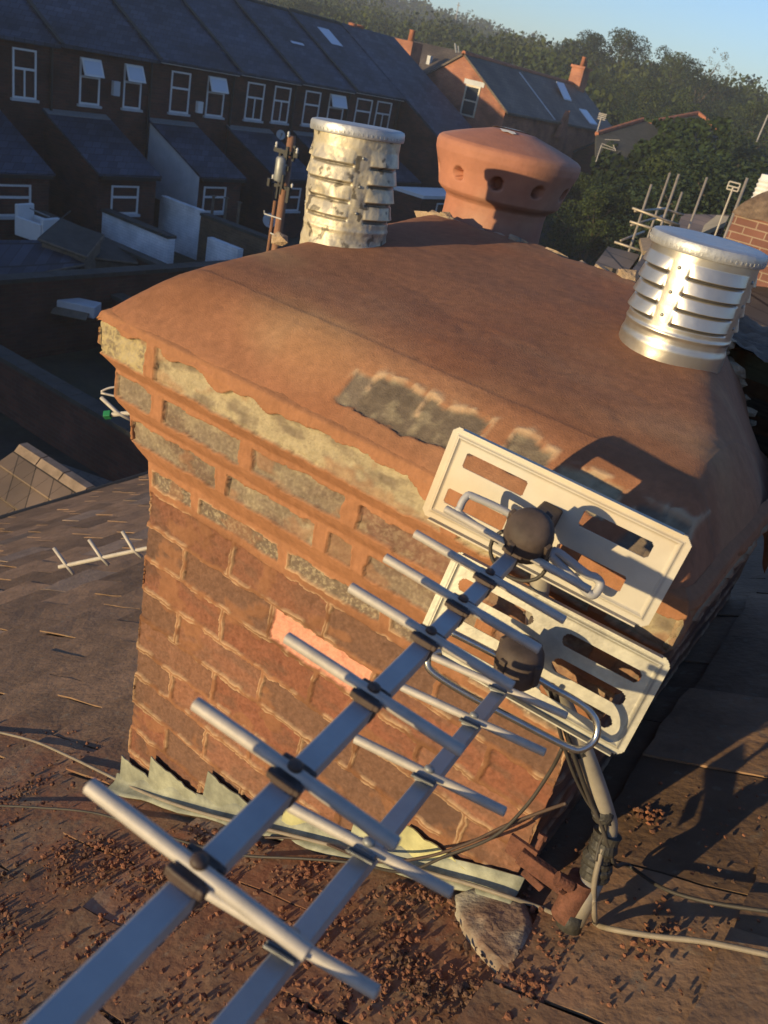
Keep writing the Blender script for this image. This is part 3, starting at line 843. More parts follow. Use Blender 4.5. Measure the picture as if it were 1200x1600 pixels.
# small dormer-less outrigger with tiled roof below
t = empty('outbuilding', (-8, 4.0, -5.9), 'brown tiled outbuilding roof catching the sun below the eaves', 'outbuilding')
rz_ = -3.95
xa, xb = -6.95, -5.3; yr = 4.33
mb = MB()
nT = 9
for i in range(nT):
    s0 = i * .30; 
    for j in range(7):
        x0 = xb - (j + 1) * .236; x1 = x0 + .232
        l = .03
        y0 = yr - .06 - s0 * .85; y1 = y0 - .27
        z0 = rz_ - s0 * .5; z1 = z0 - .158
        mb.prism([(x0, y0, z0 - .02), (x1, y0, z0 - .02), (x1, y1, z1 + .015), (x0, y1, z1 + .015)], (0, 0, -.018))
mb.build('roof_tiles', M['tile'], t)
mb = MB()
mb.prism([(xa, yr, rz_ - .06), (xb, yr, rz_ - .06), (xb, yr - 2.3, rz_ - 1.42), (xa, yr - 2.3, rz_ - 1.42)], (0, 0, -.08))
mb.prism([(xa, yr, rz_ - .06), (xa, yr + 1.9, rz_ - 1.2), (xb, yr + 1.9, rz_ - 1.2), (xb, yr, rz_ - .06)], (0, 0, -.08))
mb.build('roof', M['slate_brown'], t)
mb = MB()
for i in range(4):
    x0 = xa + i * .42
    mb.prism([(x0, yr - .13, rz_ - .06), (x0, yr - .05, rz_ + .03), (x0, yr + .05, rz_ + .03), (x0, yr + .13, rz_ - .06)], (.40, 0, 0))
mb.build('ridge_tiles', M['ridge_pale'], t)
mb = MB(); mb.abox(xa + .1, xb, yr - 1.9, yr + 1.7, -6.4, rz_ - 1.35); mb.build('wall', M['brick_yard'], t)

# crumbs of hacked-out mortar lying on the slates
mb = MB()
cnt = 0; rnd = random.Random(11)
def crumb(x, y, r, i):
    c = Vector((x, y, roof_z(x))) + Vector(RN) * (.016 + rnd.random() * .006 + r * .3)
    rock(mb, c, r, i, (1.1, 1.1, .8))
nr_ = np.random.default_rng(12)
cand = [onR(nr_.uniform(-80, 900), nr_.uniform(1150, 1620)) for _ in range(60000)]
cxy = np.array([(p.x, p.y) for p in cand])
dn = fbm(cxy[:, 0] * 9, cxy[:, 1] * 9, 601, 5)
ln = np.exp(-((cxy[:, 1] + .10) / .10) ** 2) * np.where(cxy[:, 0] > -.05, 1, .3)
lf = np.exp(-(((cxy[:, 0] - .12) / .28) ** 2 + ((cxy[:, 1] + .22) / .14) ** 2))
pr_ = np.clip(dn - .43, 0, .2) * 2.0 * (ln + .1 * lf + .35) + .03
ok = (nr_.random(len(pr_)) < pr_) & ~((cxy[:, 1] > -.055) & (cxy[:, 0] > -.03)) & (cxy[:, 1] < .25) & (cxy[:, 0] < 1.03)
for i_ in np.nonzero(ok)[0][:9000]:
    crumb(cxy[i_, 0], cxy[i_, 1], rnd.choice([.0012, .0015, .0018, .0022, .0026, .0032, .0042, .006]) * rnd.uniform(.8, 1.2), cnt); cnt += 1
for i in range(160):
    p = onR(rnd.uniform(850, 1200), rnd.uniform(1230, 1600)); crumb(p.x, p.y, rnd.uniform(.0015, .004), 7000 + i)
for (u, v, n, sp) in ((815, 1405, 60, .03), (1025, 1480, 45, .025), (1015, 1290, 40, .02), (620, 1460, 90, .05), (850, 1500, 60, .03)):
    q = onR(u, v)
    for i in range(n):
        x = q.x + rnd.gauss(0, sp * .6); y = q.y + rnd.gauss(0, sp)
        if y > -.01 and x < .9: continue
        crumb(x, y, rnd.uniform(.002, .006), 8000 + i)
o = mb.build('mortar_crumbs', M['crumb']); tag(o, 'reddish crumbs of old mortar scattered on the slates', 'rubble', None, 'stuff')

# lichen-crusted mortar patch on the slates at the foot of the stack
mb = MB()
q0 = [onR(*p) for p in ((708, 1415), (745, 1400), (790, 1412), (830, 1430), (842, 1470), (825, 1510), (805, 1548), (780, 1535), (750, 1505), (725, 1470), (710, 1440))]
n = len(q0); cen = sum(q0, Vector()) / n
vs = []; fs = []
rings = 7
for r in range(rings):
    f = 1 - r / rings
    for k, p in enumerate(q0):
        pt = cen + (p - cen) * f * (1 + (.03 * math.sin(k * 5)))
        lift = .0 if r == 0 else .020 + .005 * (1 - f) + random.uniform(-.0015, .0025)
        vs.append(pt + Vector(RN) * (lift + .006))
vs.append(cen + Vector(RN) * .032)
for r in range(rings - 1):
    for k in range(n): fs.append((r * n + k, r * n + (k + 1) % n, (r + 1) * n + (k + 1) % n, (r + 1) * n + k))
for k in range(n): fs.append(((rings - 1) * n + k, (rings - 1) * n + (k + 1) % n, len(vs) - 1))
mb.add(vs, fs); o = mb.build('mortar_patch', M['lichen'], smooth=True); tag(o, 'grey lichen-crusted mortar patch on the slates at the corner of the stack', 'mortar patch')

# ================================================================== THE TV ANTENNAS
def line_pt(u, v, A, d):
    """nearest point of the line A+t*d to the sight line through a pixel"""
    r = Vector(ray(u, v)).normalized(); C = Vector(CC); w0 = A - C
    a = d.dot(d); b = d.dot(r); c = 1.0; dd = d.dot(w0); e = r.dot(w0)
    den = a * c - b * b
    return A + d * ((b * e - c * dd) / den)
def plate(name, m_, parent, corners, thick, W_, H_, maskf, lip, cell=.0013):
    """sheet with slots: corners TL,TR,BL points; maskf(x,y)->True where metal"""
    TL, TR, BL = corners
    ex = (TR - TL).normalized(); ey = (BL - TL); ey = (ey - ex * ey.dot(ex)).normalized(); ez = ex.cross(ey)
    nx = int(W_ / cell); ny = int(H_ / cell)
    gx = (np.arange(nx) + .5) * W_ / nx; gy = (np.arange(ny) + .5) * H_ / ny
    GX_, GY_ = np.meshgrid(gx, gy); mk = maskf(GX_, GY_)
    vid = {}; vs = []; fs = []
    def vtx(i, j, k):
        key = (i, j, k)
        if key not in vid:
            vid[key] = len(vs)
            x = i * W_ / nx; y = j * H_ / ny
            rim = min(x, y, W_ - x, H_ - y)
            z = (k * thick) - .0025 * math.exp(-((rim - .010) / .0018) ** 2)
            vs.append(TL + ex * x + ey * y + ez * z)
        return vid[key]
    for j in range(ny):
        for i in range(nx):
            if not mk[j, i]: continue
            fs.append((vtx(i, j, 0), vtx(i, j + 1, 0), vtx(i + 1, j + 1, 0), vtx(i + 1, j, 0)))
            fs.append((vtx(i, j, 1), vtx(i + 1, j, 1), vtx(i + 1, j + 1, 1), vtx(i, j + 1, 1)))
            for (di, dj, a, b) in ((-1, 0, (0, 0), (0, 1)), (1, 0, (1, 1), (1, 0)), (0, -1, (1, 0), (0, 0)), (0, 1, (0, 1), (1, 1))):
                ii, jj = i + di, j + dj
                if 0 <= ii < nx and 0 <= jj < ny and mk[jj, ii]: continue
                fs.append((vtx(i + a[0], j + a[1], 0), vtx(i + a[0], j + a[1], 1), vtx(i + b[0], j + b[1], 1), vtx(i + b[0], j + b[1], 0)))
    mb = MB(); mb.add(vs, fs)
    # folded lip along the long edges, towards the front (-ez is the viewer's side)
    for yy in (0.0, H_):
        c = TL + ex * W_ / 2 + ey * yy - ez * lip / 2
        mb.box(c, ex * (W_ / 2 - .012), ey * .0009, ez * (lip / 2 + .0005))
    return mb.build(name, m_, parent), (TL, ex, ey, ez)
def rrect(x, y, cx_, cy_, hw, hh, r):
    qx = np.abs(x - cx_) - (hw - r); qy = np.abs(y - cy_) - (hh - r)
    return np.sqrt(np.maximum(qx, 0) ** 2 + np.maximum(qy, 0) ** 2) + np.minimum(np.maximum(qx, qy), 0) - r

def yagi(name, label, A, B, evp, dirs, boom_w, tube_r, clamp_style, m_boom):
    """A far end, B near end of the boom; dirs: pixels of (centre, left end, right end)"""
    t = empty(name, A, label, 'tv antenna')
    d = (B - A).normalized()
    e = -Vector(ray(*evp)).normalized(); e = (e - d * e.dot(d)).normalized()
    g = e.cross(d); 
    if g.dot(Vector(CC) - (A + B) / 2) < 0: g = -g
    mb = MB(); L = (B - A).length
    mb.box((A + B) / 2, d * L / 2, e * boom_w / 2, g * boom_w / 2)
    mb.build('boom', m_boom, t, bevel=.0012)
    for (c, l, r) in dirs:
        P = line_pt(c[0], c[1], A, d) + g * (boom_w / 2 + tube_r + .001)
        pl = line_pt(l[0], l[1], P, e); pr = line_pt(r[0], r[1], P, e)
        hl = ((pl - P).length + (pr - P).length) / 2
        if abs((pl - P).length - (pr - P).length) > .03: hl = max(min((pl - P).length, .11), min((pr - P).length, .11)); 
        pl = P - e * (pl - P).length if (pl - P).length < .12 else P - e * hl
        pr = P + e * (pr - P).length if (pr - P).length < .12 else P + e * hl
        mb = MB()
        k = 12
        pts = [pl + (pr - pl) * i / k for i in range(k + 1)]
        rs = [tube_r * .9 * (1 if abs(i / k - .5) > .12 else .93) for i in range(k + 1)]
        pts = [pl - e * .0006 - g * 0] + pts + [pr + e * .0006]; rs = [tube_r * .62] + rs + [tube_r * .62]
        mb.tube(pts, rs, 14)
        o = mb.build('director', M['alu_tube'], t, auto=40)
        mb = MB()
        if clamp_style == 0:
            mb.box(P - g * (tube_r * .55), d * .010, e * (boom_w * .56), g * (tube_r * .75))
            mb.box(P - g * (tube_r + boom_w / 2), d * .0055, e * (boom_w * .55), g * (boom_w * .53))
            mb.box(P - g * tube_r * .45 + d * .0075, d * .0022, e * (boom_w * .78), g * (tube_r * .65))
            mb.box(P - g * tube_r * .45 - d * .0075, d * .0022, e * (boom_w * .78), g * (tube_r * .65))
        else:
            mb.box(P - g * tube_r * .6, d * .007, e * (boom_w * .60), g * (tube_r * .8))
            for sgn in (-1, 1):
                mb.tube([P + d * .0125 * 1 + e * boom_w * .75 * sgn, P + d * .0125, P + d * .0125 - e * boom_w * .75 * sgn], .0016, 6)
                mb.tube([P + d * .009 + e * boom_w * .75 * sgn, P + d * .009 - e * boom_w * .75 * sgn], .0016, 6)
        mb.build('clamp', M['bracket_pl'] if clamp_style == 0 else M['grey_metal'], o, bevel=.0012)
        mb = MB()
        mb.lathe([(.0045, 0), (.0042, .0025), (.0025, .0038), (.0002, .004)], P + g * (tube_r * .75), g, 14)
        mb.build('screw', M['bracket_pl'] if clamp_style == 0 else M['grey_metal'], o, smooth=True)
    return t, d, e, g

# --- upper antenna
ZF = .965
A1 = at(797, 874, .862 * ZF); B1 = at(-10, 1698, .292)
y1, d1, e1, g1 = yagi('tv_antenna', 'upper tv antenna with cream slotted reflector, its boom running nearest to the viewer', A1, B1, (-2686, -1220), [
    ((797, 873), (690, 806), (912, 938)), ((750, 914), (643, 843), (874, 983)), ((707, 957), (597, 880), (830, 1037)),
    ((655, 1008), (535, 938), (785, 1100)), ((565, 1100), (440, 1008), (704, 1205)), ((440, 1225), (290, 1120), (602, 1350)),
    ((290, 1378), (128, 1242), (450, 1538))], .0142, .0047, 0, M['alu'])
# reflector plate, square to the boom
Pc = at(868, 832, .90)
nrm = d1
TL = onP(711, 664, Pc, nrm); TR = onP(1087, 843, Pc, nrm); BL = onP(655, 800, Pc, nrm)
W1 = (TR - TL).length; H1 = (BL - TL).length
def mask1(x, y):
    mk = np.ones(x.shape, bool)
    for (u0, u1, v0, v1) in ((.09, .36, .20, .36), (.07, .34, .62, .78), (.60, .88, .20, .37), (.56, .85, .62, .79)):
        cx_, cy_ = (u0 + u1) / 2 * W1, (v0 + v1) / 2 * H1
        mk &= rrect(x, y, cx_, cy_, (u1 - u0) / 2 * W1, (v1 - v0) / 2 * H1, .003) > 0
    mk &= ~(((x + y) < .006) | ((W1 - x + y) < .009) | ((W1 - x + H1 - y) < .006) | ((x + H1 - y) < .006))
    return mk
pl1, (pT, pex, pey, pez) = plate('reflector', M['plate_cream'], y1, (TL, TR, BL), .0012, W1, H1, mask1, .007)
# junction dome with its foot, ring and folded dipole
def dome(parent, c, n, r, h, m_):
    mb = MB()
    mb.lathe([(r * .80, -h * .55), (r * .92, -h * .45), (r, -h * .12), (r * 1.02, 0), (r * 1.0, h * .12), (r * .94, h * .32), (r * .80, h * .46), (r * .55, h * .53), (r * .25, h * .55), (.0005, h * .555)], c, n, 28)
    o = mb.build('junction_box', m_, parent, auto=50)
    mb = MB()
    u = n.orthogonal().normalized(); v = n.cross(u)
    for k in range(4):
        a_ = k * math.pi / 2 + .5
        dr = math.cos(a_) * u + math.sin(a_) * v
        mb = MB(); mb.box(c + dr * r * .98, dr * r * .13, n.cross(dr) * r * .16, n * h * .3)
        mb.build('box_lug', m_, o, bevel=.001)
    return o
c1 = at(826, 836, .845 * ZF + .01)
dome(y1, c1, (g1 * .75 + d1 * .65).normalized(), .0245, .046, M['box_pl'])
mb = MB(); mb.box(at(850, 812, .88), g1 * .012, e1 * .012, d1 * .03); mb.build('boom_socket', M['box_pl'], y1, bevel=.003)
def flatloop(name, m_, parent, pix, depth, r, n=8):
    pts = [at(u, v, depth) for u, v in pix]
    pts = smooth_path(pts + [pts[0]], 5)
    mb = MB(); mb.tube(pts, r, n, False); return mb.build(name, m_, parent, smooth=True)
flatloop('dipole', M['alu'], y1, [(800, 858), (722, 806), (719, 793), (728, 777), (742, 777), (812, 815)], .875, .0042)
flatloop('dipole', M['alu'], y1, [(860, 868), (905, 912), (925, 930), (938, 914), (930, 902), (915, 896), (870, 862)], .872, .0048)
rp = []
cc = at(810, 868, .86)
for k in range(25):
    a_ = 2 * math.pi * k / 24
    rp.append(cc + e1 * .031 * math.cos(a_) + g1 * .026 * math.sin(a_))
mb = MB(); mb.tube(rp, .0022, 8, False); mb.build('cable_ring', M['cable_dark'], y1, smooth=True)

# --- lower antenna
A2 = at(800, 1058, .955); B2 = at(270, 1716, .37)
y2, d2, e2, g2 = yagi('tv_antenna', 'lower tv antenna with rounded-slot steel reflector, mounted beneath the other', A2, B2, (-1443, -128), [
    ((781, 1093), (672, 1036), (874, 1148)), ((727, 1137), (625, 1080), (840, 1204)), ((655, 1224), (548, 1170), (770, 1315)),
    ((560, 1343), (450, 1266), (685, 1443)), ((430, 1483), (325, 1390), (566, 1602))], .0135, .0046, 1, M['alu'])
Pc2 = at(862, 1012, 1.0)
TL2 = onP(712, 858, Pc2, d2); TR2 = onP(1052, 1034, Pc2, d2); BL2 = onP(664, 1010, Pc2, d2)
W2 = (TR2 - TL2).length; H2 = min((BL2 - TL2).length, .135)
def mask2(x, y):
    mk = np.ones(x.shape, bool)
    for (u0, u1) in ((.07, .43), (.57, .92)):
        for vc in (.27, .52, .77):
            hw = (u1 - u0) / 2 * W2 * (1 - .06 * (vc > .5)); mk &= rrect(x, y, (u0 + u1) / 2 * W2 - .004 * (vc - .5), vc * H2, hw, .0088, .0088) > 0
    mk &= rrect(x, y, W2 / 2, H2 / 2, W2 / 2, H2 / 2, .012) <= 0
    return mk
plate('reflector', M['plate_galv'], y2, (TL2, TR2, BL2), .0014, W2, H2, mask2, .011)
c2 = at(811, 1033, .945)
dome(y2, c2, (g2 * .9 + d2 * .35).normalized(), .0275, .048, M['box_pl'])
lp = [(700, 985), (780, 1026), (860, 1072), (912, 1103), (932, 1128), (930, 1155), (910, 1170), (885, 1166), (800, 1122), (730, 1085), (678, 1052), (668, 1035), (676, 1022), (690, 1018)]
pts = smooth_path([at(u, v, .945) for u, v in lp], 5)
mb = MB(); mb.tube(pts, .0042, 10); mb.build('dipole', M['bright_rod'], y2, smooth=True)

# --- mast, tape, cables
mast = empty('antenna_mast', at(935, 1345, 1.17), 'leaning grey mast carrying both antennas, bound with dark tape', 'mast')
mp = smooth_path([at(905, 1425, 1.175), at(930, 1352, 1.155), at(950, 1300, 1.14), at(944, 1262, 1.125), at(915, 1180, 1.10), at(880, 1100, 1.08), at(838, 1010, 1.045), at(846, 900, 1.0), at(872, 805, .955)], 6)
mb = MB(); mb.tube(mp, .0125, 20); mb.build('pole', M['mast'], mast, smooth=True)
def tape(pa, pb, r, seed):
    rr = random.Random(seed); mb = MB(); n = 9; pts = []; rs = []
    for i in range(n + 1):
        p = pa + (pb - pa) * i / n; pts.append(p + Vector((rr.uniform(-1, 1), rr.uniform(-1, 1), 0)) * .0008); rs.append(r * rr.uniform(.92, 1.12))
    mb.tube(pts, rs, 18); mb.build('tape_wrap', M['tape'], mast)
tape(at(950, 1302, 1.14), at(936, 1338, 1.15), .0185, 1)
tape(at(936, 1335, 1.15), at(928, 1372, 1.16), .0205, 2)
tape(at(944, 1278, 1.128), at(942, 1270, 1.127), .0140, 3)
tape(at(908, 1176, 1.10), at(904, 1166, 1.098), .0138, 4)
mb = MB(); mb.tube([at(926, 1372, 1.158), at(896, 1436, 1.175)], .0165, 18); mb.build('collar', M['mast'], mast, smooth=True)
mb = MB(); mb.tube([at(897, 1422, 1.172), at(888, 1447, 1.178)], .0185, 18); mb.build('tape_wrap', M['tape'], mast, smooth=True)
mb = MB()
cl = at(880, 812, .945); mb.box(cl, e1 * .016, d1 * .012, g1 * .02); mb.tube([cl + e1 * .02 - g1 * .01, cl - e1 * .02 - g1 * .01], .003, 8)
mb.build('mast_clamp', M['box_pl'], mast, bevel=.003)
cl = at(846, 985, 1.03); mb = MB(); mb.box(cl, e2 * .016, d2 * .022, g2 * .018); mb.tube([cl + e2 * .028 + g2 * .012, cl - e2 * .028 + g2 * .012], .003, 8)
mb.build('mast_clamp', M['box_pl'], mast, bevel=.003)

brk = empty('mast_bracket', at(860, 1360, 1.19), 'rusty iron bracket bolting the mast to the corner of the stack', 'bracket')
def bar(mb, pa, pb, w_, h_, up=Vector((0, 0, 1))):
    d = (pb - pa).normalized(); s = d.cross(up).normalized(); u = s.cross(d)
    mb.box((pa + pb) / 2, d * (pb - pa).length / 2, s * w_, u * h_)
mb = MB(); bar(mb, at(812, 1335, 1.19), at(893, 1394, 1.165), .006, .0135); mb.build('arm', M['rust'], brk, bevel=.0015)
mb = MB(); bar(mb, at(818, 1360, 1.195), at(848, 1388, 1.185), .004, .007); mb.build('brace', M['rust'], brk, bevel=.0015)
mb = MB(); mb.box(at(815, 1330, 1.195), Vector((.022, 0, 0)), Vector((0, .003, 0)), Vector((0, 0, .018))); mb.build('wall_plate', M['rust'], brk, bevel=.001)
mb = MB(); mb.tube([at(912, 1372, 1.16), at(882, 1432, 1.18)], .020, 18); mb.tube([at(893, 1384, 1.15), at(870, 1372, 1.148)], .010, 10); mb.build('clamp_half', M['rust'], brk, auto=40)
mb = MB(); mb.tube([at(873, 1386, 1.145), at(880, 1392, 1.16)], .0055, 6); mb.tube([at(836, 1335, 1.185), at(848, 1308, 1.18)], .0045, 8); mb.tube([at(846, 1312, 1.18), at(849, 1304, 1.18)], .007, 6); mb.build('bolt', M['rust'], brk, auto=40)

def cable(name, label, pts, r, m_, sub=8):
    mb = MB(); mb.tube(smooth_path(pts, sub), r, 8); o = mb.build(name, m_, smooth=True, origin=pts[0]); tag(o, label, 'cable')
    return o
L_ = .030
cable('cable', 'dark aerial cable dropping down the mast and off to the right edge', [at(866, 1075, .99), at(880, 1130, 1.06), at(900, 1190, 1.085), at(922, 1250, 1.11), at(940, 1290, 1.12), at(951, 1325, 1.13), at(962, 1352, 1.16), onR(985, 1378, .03), onR(1040, 1422, L_ + .008), onR(1110, 1445, L_ + .008), onR(1210, 1462, L_ + .008)], .0032, M['cable_dark'])
cable('cable', 'thin dark cable twisting close beside the mast', [at(858, 1070, 1.0), at(874, 1140, 1.06), at(893, 1200, 1.09), at(914, 1245, 1.115), at(925, 1262, 1.12), at(946, 1290, 1.12), at(937, 1318, 1.13), at(931, 1345, 1.13)], .0026, M['cable_dark'])
cable('cable', 'pale cable curling from the taped mast foot to the right edge', [at(941, 1325, 1.13), at(930, 1372, 1.135), at(928, 1400, 1.15), at(929, 1432, 1.17), onR(935, 1462, .02), onR(962, 1488, L_ + .008), onR(1030, 1502, L_ + .01), onR(1110, 1512, L_ + .01), onR(1210, 1532, L_ + .008)], .0042, M['cable_pale'])
cable('cable', 'short pale loop of cable under the bracket clamp', [at(929, 1405, 1.15), at(912, 1430, 1.17), at(898, 1443, 1.17)], .0035, M['cable_pale'])
cable('cable', 'long pale cable lying along the lead at the stack foot', [at(893, 1440, 1.18), onR(850, 1437, .02), onR(800, 1432, .035), onR(740, 1414, .038), onR(690, 1399, .038), onR(620, 1378, .038), onR(540, 1354, .038), onR(450, 1330, .038), onR(370, 1308, .036), onR(300, 1286, .034), onR(230, 1258, .032), onR(170, 1228, .032), onR(110, 1198, .032), onR(50, 1172, .032), onR(-40, 1150, .032)], .0036, M['cable_pale'])
cable('cable', 'thin pale cable crossing the crumb-strewn slates at the lower left', [onR(-40, 1276, .032), onR(60, 1281, .032), onR(160, 1292, .032), onR(270, 1330, .032), onR(370, 1358, .032), onR(480, 1366, .032), onR(560, 1372, .03), at(630, 1362, 1.35), at(700, 1336, 1.28), at(770, 1308, 1.22), at(820, 1262, 1.18), at(860, 1205, 1.14), at(878, 1170, 1.10)], .0026, M['cable_dark'])
cable('cable', 'brown cable looping across the lower brickwork to the mast', [onR(420, 1330, .03), onR(500, 1340, .035), at(580, 1345, 1.41), at(660, 1340, 1.33), at(730, 1318, 1.27), at(790, 1290, 1.22), at(842, 1270, 1.18), at(885, 1255, 1.14)], .0026, M['bracket_pl'])

# --- two more antennas on a second mast behind the stack
m2 = empty('antenna_mast', (.1, 1.46, -.75), 'thin hidden mast fixed behind the stack', 'mast')
mb = MB(); mb.tube([(.1, 1.46, -1.0), (.1, 1.46, .12)], .013, 12); mb.build('pole', M['mast'], m2, smooth=True)
mb = MB(); bar(mb, Vector((.1, 1.46, -.5)), Vector((.1, 1.3, -.5)), .01, .01); mb.build('bracket', M['rust'], m2)
def small_yagi(label, A, B, els, half, r, evp, capm=None):
    t = empty('tv_antenna', B, label, 'tv antenna')
    d = (B - A).normalized()
    mb = MB(); mb.tube([A, B], .0075, 8); mb.build('boom', M['alu_tube'], t, smooth=True)
    for (c, l, rr) in els:
        P = line_pt(c[0], c[1], A, d) + Vector((0, 0, .006)); e = None
        dep = float(RC[2] @ (np.array(P) - CC))
        mb = MB(); mb.tube([at(l[0], l[1], dep), P, at(rr[0], rr[1], dep)], r, 10); mb.build('director', M['alu_tube'], t, smooth=True)
    if capm:
        mb = MB(); pe = B + (B - A).normalized() * .008; mb.box(pe, d * .012, d.orthogonal().normalized() * .011, d.cross(d.orthogonal()).normalized() * .011); mb.build('end_cap', capm, t, bevel=.002)
    return t
small_yagi('small antenna boom with three short rods, poking out low to the left of the stack', Vector((.1, 1.46, -.31)), at(92, 886, 3.0),
           [((101, 877), (84, 856), (115, 897)), ((155, 862), (139, 843), (170, 883)), ((206, 851), (191, 830), (222, 871))], .05, .0068, None)
t = small_yagi('antenna tip with a green end cap beside the corbelled corner', Vector((.1, 1.46, .02)), at(172, 648, 2.75), [((182, 640), (158, 621), (205, 656))], .05, .0068, None, M['green_cap'])
mb = MB(); mb.tube(smooth_path([at(158, 612, 2.75), at(172, 606, 2.75), at(195, 604, 2.75), at(215, 606, 2.75), at(220, 624, 2.75), at(196, 622, 2.75), at(158, 614, 2.75)], 4), .004, 8); mb.build('dipole', M['alu_tube'], t, smooth=True)

# ================================================================== THE TERRACE ACROSS THE YARDS
WX = -22.0
def eave_z(y): return -.56 + .0125 * (y - 14)
def wtop(y): return -.88 + .0125 * (y - 14)
def window(parent, y0, y1, z0, z1, X, style, nx=1):
    """sash window in a wall facing +X: frame, pane"""
    w_ = .05
    mb = MB()
    xo = X + .035
    for (a0, a1, b0, b1) in ((y0, y0 + w_, z0, z1), (y1 - w_, y1, z0, z1), (y0 + w_, y1 - w_, z0, z0 + w_), (y0 + w_, y1 - w_, z1 - w_, z1)):
        mb.abox(X - .05, xo, a0, a1, b0, b1)
    zm = z0 + (z1 - z0) * .60
    mb.abox(X - .04, xo + .01, y0 + w_, y1 - w_, zm - .03, zm + .03)
    if style == 'split': mb.abox(X - .04, xo, (y0 + y1) / 2 - .02, (y0 + y1) / 2 + .02, z0 + w_, zm - .03)
    f = mb.build('window', M['white_paint'], parent)
    mb = MB(); mb.abox(X - .045, X - .02, y0 + w_, y1 - w_, z0 + w_, z1 - w_); mb.build('pane', M['glass'], f)
    mb = MB(); mb.abox(X - .01, X + .09, y0 - .06, y1 + .06, z0 - .07, z0 - .003); mb.build('sill', M['render_pale'], f)
    if style == 'open':
        mb = MB(); zc = (zm + z1) / 2
        n = Vector((math.cos(.35), 0, -math.sin(.35))); s = Vector((-n.z, 0, n.x)) * -1
        top = Vector((xo + .01, (y0 + y1) / 2, z1 - .02)); dn = Vector((math.sin(.42), 0, -math.cos(.42)))
        hh = (z1 - zm) - .02
        mb.box(top + dn * hh / 2, Vector((0, (y1 - y0) / 2 - .01, 0)), dn * hh / 2, dn.cross(Vector((0, 1, 0))) * .015)
        o = mb.build('open_sash', M['white_paint'], f)
        mb = MB(); mb.box(top + dn * hh / 2 + Vector((.018, 0, .008)), Vector((0, (y1 - y0) / 2 - .07, 0)), dn * (hh / 2 - .06), dn.cross(Vector((0, 1, 0))) * .004)
        mb.v and mb.build('open_pane', M['frost'], f)
    if style == 'pane_reflection' or (style == 'open' and y0 < 22):
        mb = MB(); mb.abox(X - .019, X - .012, y0 + w_, y1 - w_, z0 + w_, z0 + (z1 - z0) * .42); mb.build('pane_reflection', M['reflect_roof'], f)  # beige panel imitating sunlit houses reflected in the lower pane
    return f
def side_wall(mb, x0, x1, y0, y1, z0, z1): mb.abox(x0, x1, y0, y1, z0, z1)
houses = [(8.3, 11.85), (11.85, 15.25), (15.25, 18.75), (18.75, 22.3), (22.3, 25.5), (25.5, 28.75), (28.75, 32.25)]
wins = {1: [(13.9, 14.62, 'split')], 2: [(16.02, 16.72, 'open'), (17.58, 18.25, 'open')], 3: [(19.42, 20.22, 'pane_reflection'), (20.98, 21.78, 'open')],
        4: [(22.85, 23.72, 'split'), (24.25, 25.12, 'split')], 5: [(25.95, 26.85, 'plain'), (27.4, 28.35, 'open')], 6: [(29.15, 30.2, 'plain'), (30.55, 31.6, 'split')], 0: [(9.2, 9.9, 'plain')]}
outr = {1: (11.5, 13.35), 2: (14.9, 16.95), 3: (18.65, 20.5), 4: (22.1, 24.2), 5: (25.6, 27.7), 6: (29.0, 31.0), 0: (8.4, 10.3)}
hl = {0: 'nearest terrace house, cut by the left edge of the photo', 1: 'terrace house with a large arched sash window at the left edge', 2: 'terrace house with two pale top-hung sashes open and no gutter board',
      3: 'terrace house whose outrigger has a pale rendered side wall', 4: 'terrace house with a small white dish on its wall and two slim windows', 5: 'terrace house half hidden behind the dented cowl, one sash open',
      6: 'last but one terrace house, beside the taller end gable'}
WG = 'houses of the shaded brick terrace'
